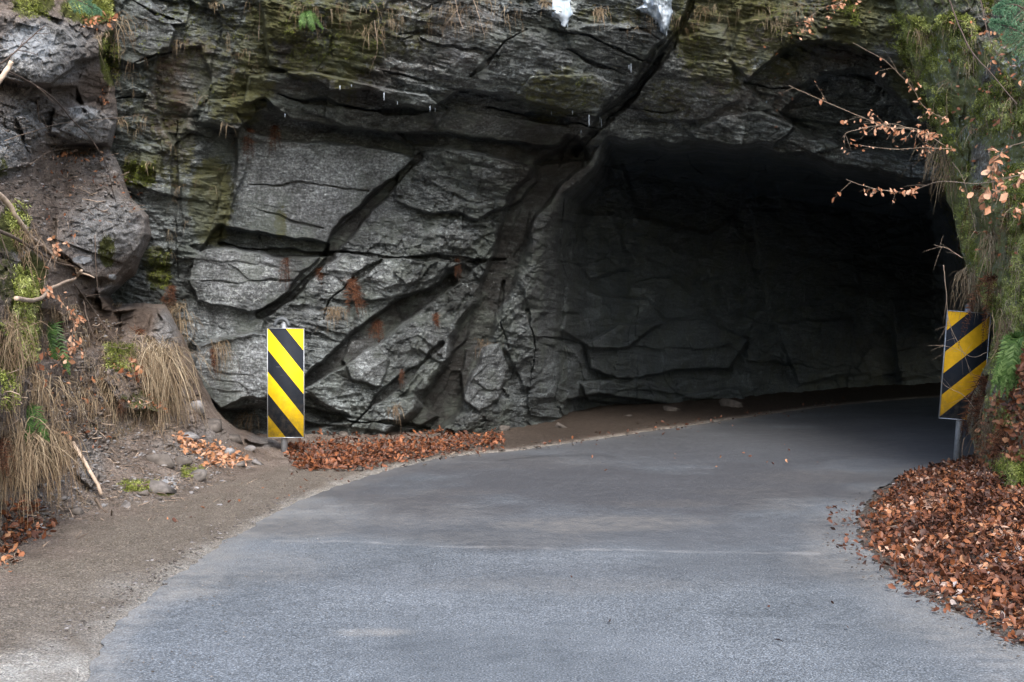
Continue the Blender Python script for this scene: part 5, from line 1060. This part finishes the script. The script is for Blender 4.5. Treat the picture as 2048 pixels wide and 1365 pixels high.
leaves(mb, P, .048, (0, -.15, 1), t, .65)
o = mb.build('leaf_litter', M_leaf_wet); tag(o, 'deep drift of wet brown beech leaves right of the road', 'fallen leaves', kind='stuff'); print('right leaves', n)
litter('leaf_litter', [([(588, 893), (640, 880), (740, 884), (820, 878), (900, 868), (1000, 876), (1012, 888), (930, 898), (870, 908), (780, 926), (680, 944), (600, 945), (575, 915)], 5200, .06, (.05, .75), .06, 1.3)], 'drift of red brown leaves at the rock foot behind the striped board')
litter('leaf_litter', [([(350, 872), (400, 885), (480, 915), (488, 930), (430, 935), (380, 905)], 420, .06, (.8, .96), .03, .8), ([(0, 1000), (60, 1010), (130, 1050), (90, 1090), (30, 1120), (0, 1150)], 330, .062, (.1, .9), .04, 1.3), ([(0, 1090), (40, 1110), (20, 1160), (0, 1170)], 60, .062, (.3, .95), .03, 1)], 'loose beech leaves lying on the scree of the left bank')
litter('leaf_litter', [([(160, 35), (230, 35), (235, 60), (170, 55)], 60, .06, (.4, .95), .02, 1), ([(200, 170), (216, 180), (216, 215), (205, 200)], 26, .05, (.4, .95), .02, 1), ([(100, 318), (190, 305), (200, 320), (110, 328)], 40, .055, (.6, .98), .02, 1), ([(230, 740), (300, 715), (330, 740), (260, 770)], 110, .055, (.3, .95), .03, 1), ([(80, 690), (200, 700), (220, 900), (120, 900)], 90, .05, (.3, .9), .02, 1), ([(80, 330), (240, 330), (290, 440), (100, 480)], 60, .045, (.2, .9), .02, 1), ([(250, 800), (340, 790), (330, 830)], 40, .05, (.5, .95), .02, 1)], 'single brown leaves caught on the ledges of the left bank', (0, -.7, .7))
litter('leaf_litter', [([(560, 950), (760, 925), (700, 960), (480, 1010), (300, 1060), (300, 1040)], 70, .045, (.05, .8), .005, 1.3), ([(1030, 890), (1300, 850), (1700, 790), (1700, 805), (1300, 868), (1060, 900)], 160, .05, (.05, .6), .01, 1.3), ([(1650, 1010), (1740, 1010), (1760, 1100), (1900, 1210), (2048, 1250), (2048, 1290), (1800, 1180), (1680, 1090)], 260, .042, (0, .5), .002, 1.5), ([(1100, 905), (1600, 890), (1700, 930), (1200, 950)], 16, .04, (.2, .9), .002, 1), ([(600, 1100), (1700, 1150), (1900, 1300), (700, 1300)], 6, .035, (0, .4), .002, 1)], 'few stray leaves on verge and asphalt')
litter('leaf_litter', [([(1960, 850), (2060, 700), (2060, 900), (2040, 930), (1990, 920), (1950, 930)], 900, .06, (.15, .9), .03, 1), ([(1900, 60), (2060, 0), (2060, 560), (1980, 560), (1920, 380)], 260, .055, (.4, .98), .03, .9), ([(1560, 300), (1660, 10), (1760, 20), (1700, 60), (1500, 60)], 20, .04, (.3, .9), .02, .9)], 'brown leaves caught in the moss of the right rock wall', (-.3, -.8, .5))

# ------------------------------------------------------------------ moss pile and fine dead grass on the rocks
def fuzz(name, polys, lab, mat_, L=(.012, .035), hang=0.0, wd=.0022, clump=9, dens=None):
    mb = MB()
    for poly, n, tone, thr in polys:
        q = scatter(poly, n); A_, B_ = q[:, 0] / 60, q[:, 1] / 60; nzf = fbm(A_, B_, 4, 501); q = q[nzf > thr]; nzf = nzf[nzf > thr]
        D = surf(q[:, 0], q[:, 1]); P = at(q[:, 0], q[:, 1], D - 0.006); P = np.repeat(P, clump, 0) + rng.normal(0, .012, (len(q) * clump, 3)) * np.array([1, .4, 1]); m_ = len(P)
        d = unit(np.array([0, -1, .25 - hang]) + rng.normal(0, .6, (m_, 3))); l = rng.uniform(*L, m_)[:, None]
        tn = np.clip(np.repeat(.5 + .9 * fbm(q[:, 0] / 14, q[:, 1] / 14, 3, 507), clump) + rng.normal(0, .16, m_), 0, 1); tn = tone[0] + (tone[1] - tone[0]) * tn
        tip = P + d * l + np.array([0, 0, -1]) * l * hang
        strips(mb, np.stack([P, P + d * l * .55, tip], 1), wd * np.array([1, .9, .2]), unit(np.cross(d, rng.normal(0, 1, (m_, 3)))), tn)
    o = mb.build(name, mat_); tag(o, lab, 'moss' if 'moss' in name else 'grass', kind='stuff'); return o
fuzz('moss', [([(2060, -10), (2500, -10), (2500, 900), (2060, 900)], 5000, (0, 1), -.03), ([(1800, -10), (2060, -10), (2060, 560), (1950, 560), (1900, 380), (1870, 250)], 9000, (.0, 1), -.03), ([(1770, 0), (1850, 0), (1900, 200), (1960, 540), (2000, 640), (1945, 640), (1880, 380), (1850, 230), (1800, 100)], 2600, (.1, 1), -.35), ([(1960, 560), (2060, 560), (2060, 900), (1980, 900)], 2200, (.1, 1), -.1), ([(1975, 920), (2060, 900), (2060, 990), (2000, 1010), (1975, 1000)], 900, (.2, .9), -.4), ([(1660, -10), (1800, -10), (1860, 150), (1800, 100), (1700, 60)], 700, (0, .6), -.05)], 'shaggy green moss covering the right rock wall', M_mossf, (.01, .03), .3, .0028, 14)
fuzz('moss', [([(35, 530), (75, 560), (75, 720), (45, 730), (25, 640)], 900, (.2, 1), -.5), ([(120, -10), (230, -10), (230, 40), (140, 25)], 500, (.3, 1), -.4), ([(20, -10), (110, -10), (110, 25), (60, 40)], 160, (.2, .8), -.1), ([(205, 90), (240, 60), (240, 160), (212, 150)], 200, (.1, .9), -.3), ([(210, 690), (270, 690), (280, 740), (220, 740)], 260, (.1, .9), -.3), ([(0, 640), (30, 700), (40, 800), (0, 820)], 260, (.1, .8), -.3), ([(245, 965), (320, 965), (320, 982), (250, 985)], 200, (.3, 1), -.5), ([(360, 935), (400, 935), (410, 955), (370, 955)], 120, (.2, .9), -.3), ([(0, 420), (50, 400), (60, 470), (0, 500)], 260, (.1, .9), -.2), ([(200, 470), (240, 470), (230, 530), (200, 530)], 100, (.1, .8), 0), ([(250, 320), (310, 330), (310, 372), (255, 372)], 220, (.0, .5), -.4), ([(300, 500), (345, 500), (345, 580), (300, 580)], 150, (.0, .5), -.3)], 'green moss cushions on the left bank', M_mossf, (.012, .03), .1, .0026, 12)
fuzz('dry_grass', [([(1820, 0), (2060, 0), (2060, 900), (1980, 900), (1950, 600), (1880, 300)], 650, (.3, 1), -.1), ([(0, 560), (130, 600), (380, 700), (330, 860), (130, 900), (0, 900)], 1500, (.0, .8), -.2), ([(120, 860), (560, 900), (540, 940), (260, 1010), (60, 1050)], 160, (.1, .8), -.2), ([(230, 0), (520, 0), (500, 250), (360, 560), (240, 300)], 120, (.1, .8), 0), ([(560, 0), (1700, 0), (1500, 60), (600, 60)], 260, (.1, .8), -.1)], 'thin dry grass threaded through the moss', M_straw, (.04, .13), .9, .0015, 5)

mb = MB()
for poly, n in (([(0, 1080), (140, 870), (300, 850), (420, 880), (560, 935), (440, 1010), (280, 1050), (0, 1140)], 330), ([(80, 300), (230, 300), (290, 430), (120, 480)], 90), ([(0, 560), (380, 700), (340, 860), (0, 900)], 160), ([(600, 890), (1000, 875), (1000, 900), (620, 945)], 60), ([(1740, 1010), (2048, 950), (2048, 1230), (1800, 1120)], 120)):
    q = scatter(poly, n); D = surf(q[:, 0], q[:, 1]); P = at(q[:, 0], q[:, 1], D - .015)
    for i in range(n):
        d = unit(rng.normal(0, 1, 3) * np.array([1, .7, .35])); l = rng.uniform(.04, .2); t = np.linspace(-.5, .5, 4)[:, None]
        tube(mb, P[i] + d * l * t + rng.normal(0, .006, (4, 3)) + np.array([0, 0, .01]), rng.uniform(.0012, .004), 4, (rng.uniform(.05, .9), .5, .5, 1))
o = mb.build('twig_litter', M_bark); tag(o, 'broken dead twigs strewn over bank and leaf drifts', 'twigs', kind='stuff')

mb = MB()
chips([(170, 1365), (600, 1015), (960, 915), (1000, 930), (700, 1020), (420, 1365)], 260, .003, .009, (.0, .9)); chips([(1640, 1080), (1700, 1000), (1760, 970), (1760, 1120), (2048, 1280), (2048, 1320), (1720, 1150)], 500, .004, .014, (.0, .7)); chips([(300, 1365), (900, 950), (1700, 900), (1700, 1100), (2000, 1365)], 160, .002, .006, (.0, 1))
o = mb.build('road_grit', M_stone); tag(o, 'fine grit strewn along the edges of the asphalt', 'grit', kind='stuff')

fuzz('dry_grass', [([(1790, 0), (1850, 0), (1900, 200), (1960, 540), (2040, 640), (1980, 660), (1900, 400), (1860, 250)], 150, (.1, .9), -.1), ([(1940, 400), (2048, 400), (2048, 700), (1990, 700)], 150, (.2, 1), -.2), ([(1950, 760), (2048, 760), (2048, 940), (1980, 930)], 260, (.0, .6), -.3)], 'tan grass strands hanging along the edge of the right rock wall', M_straw, (.03, .15), .8, .0018, 6)
fuzz('moss', [([(250, 0), (520, 0), (500, 200), (420, 260), (300, 250)], 260, (.0, .6), .05), ([(560, 0), (780, 0), (760, 120), (560, 130)], 420, (.0, .6), .05), ([(1340, 20), (1700, 0), (1660, 90), (1360, 200)], 420, (.0, .6), .08), ([(1040, 160), (1200, 155), (1190, 210), (1050, 200)], 160, (.0, .6), .0)], 'thin olive moss on the upper cliff', M_mossf, (.008, .02), .2, .0024, 10)
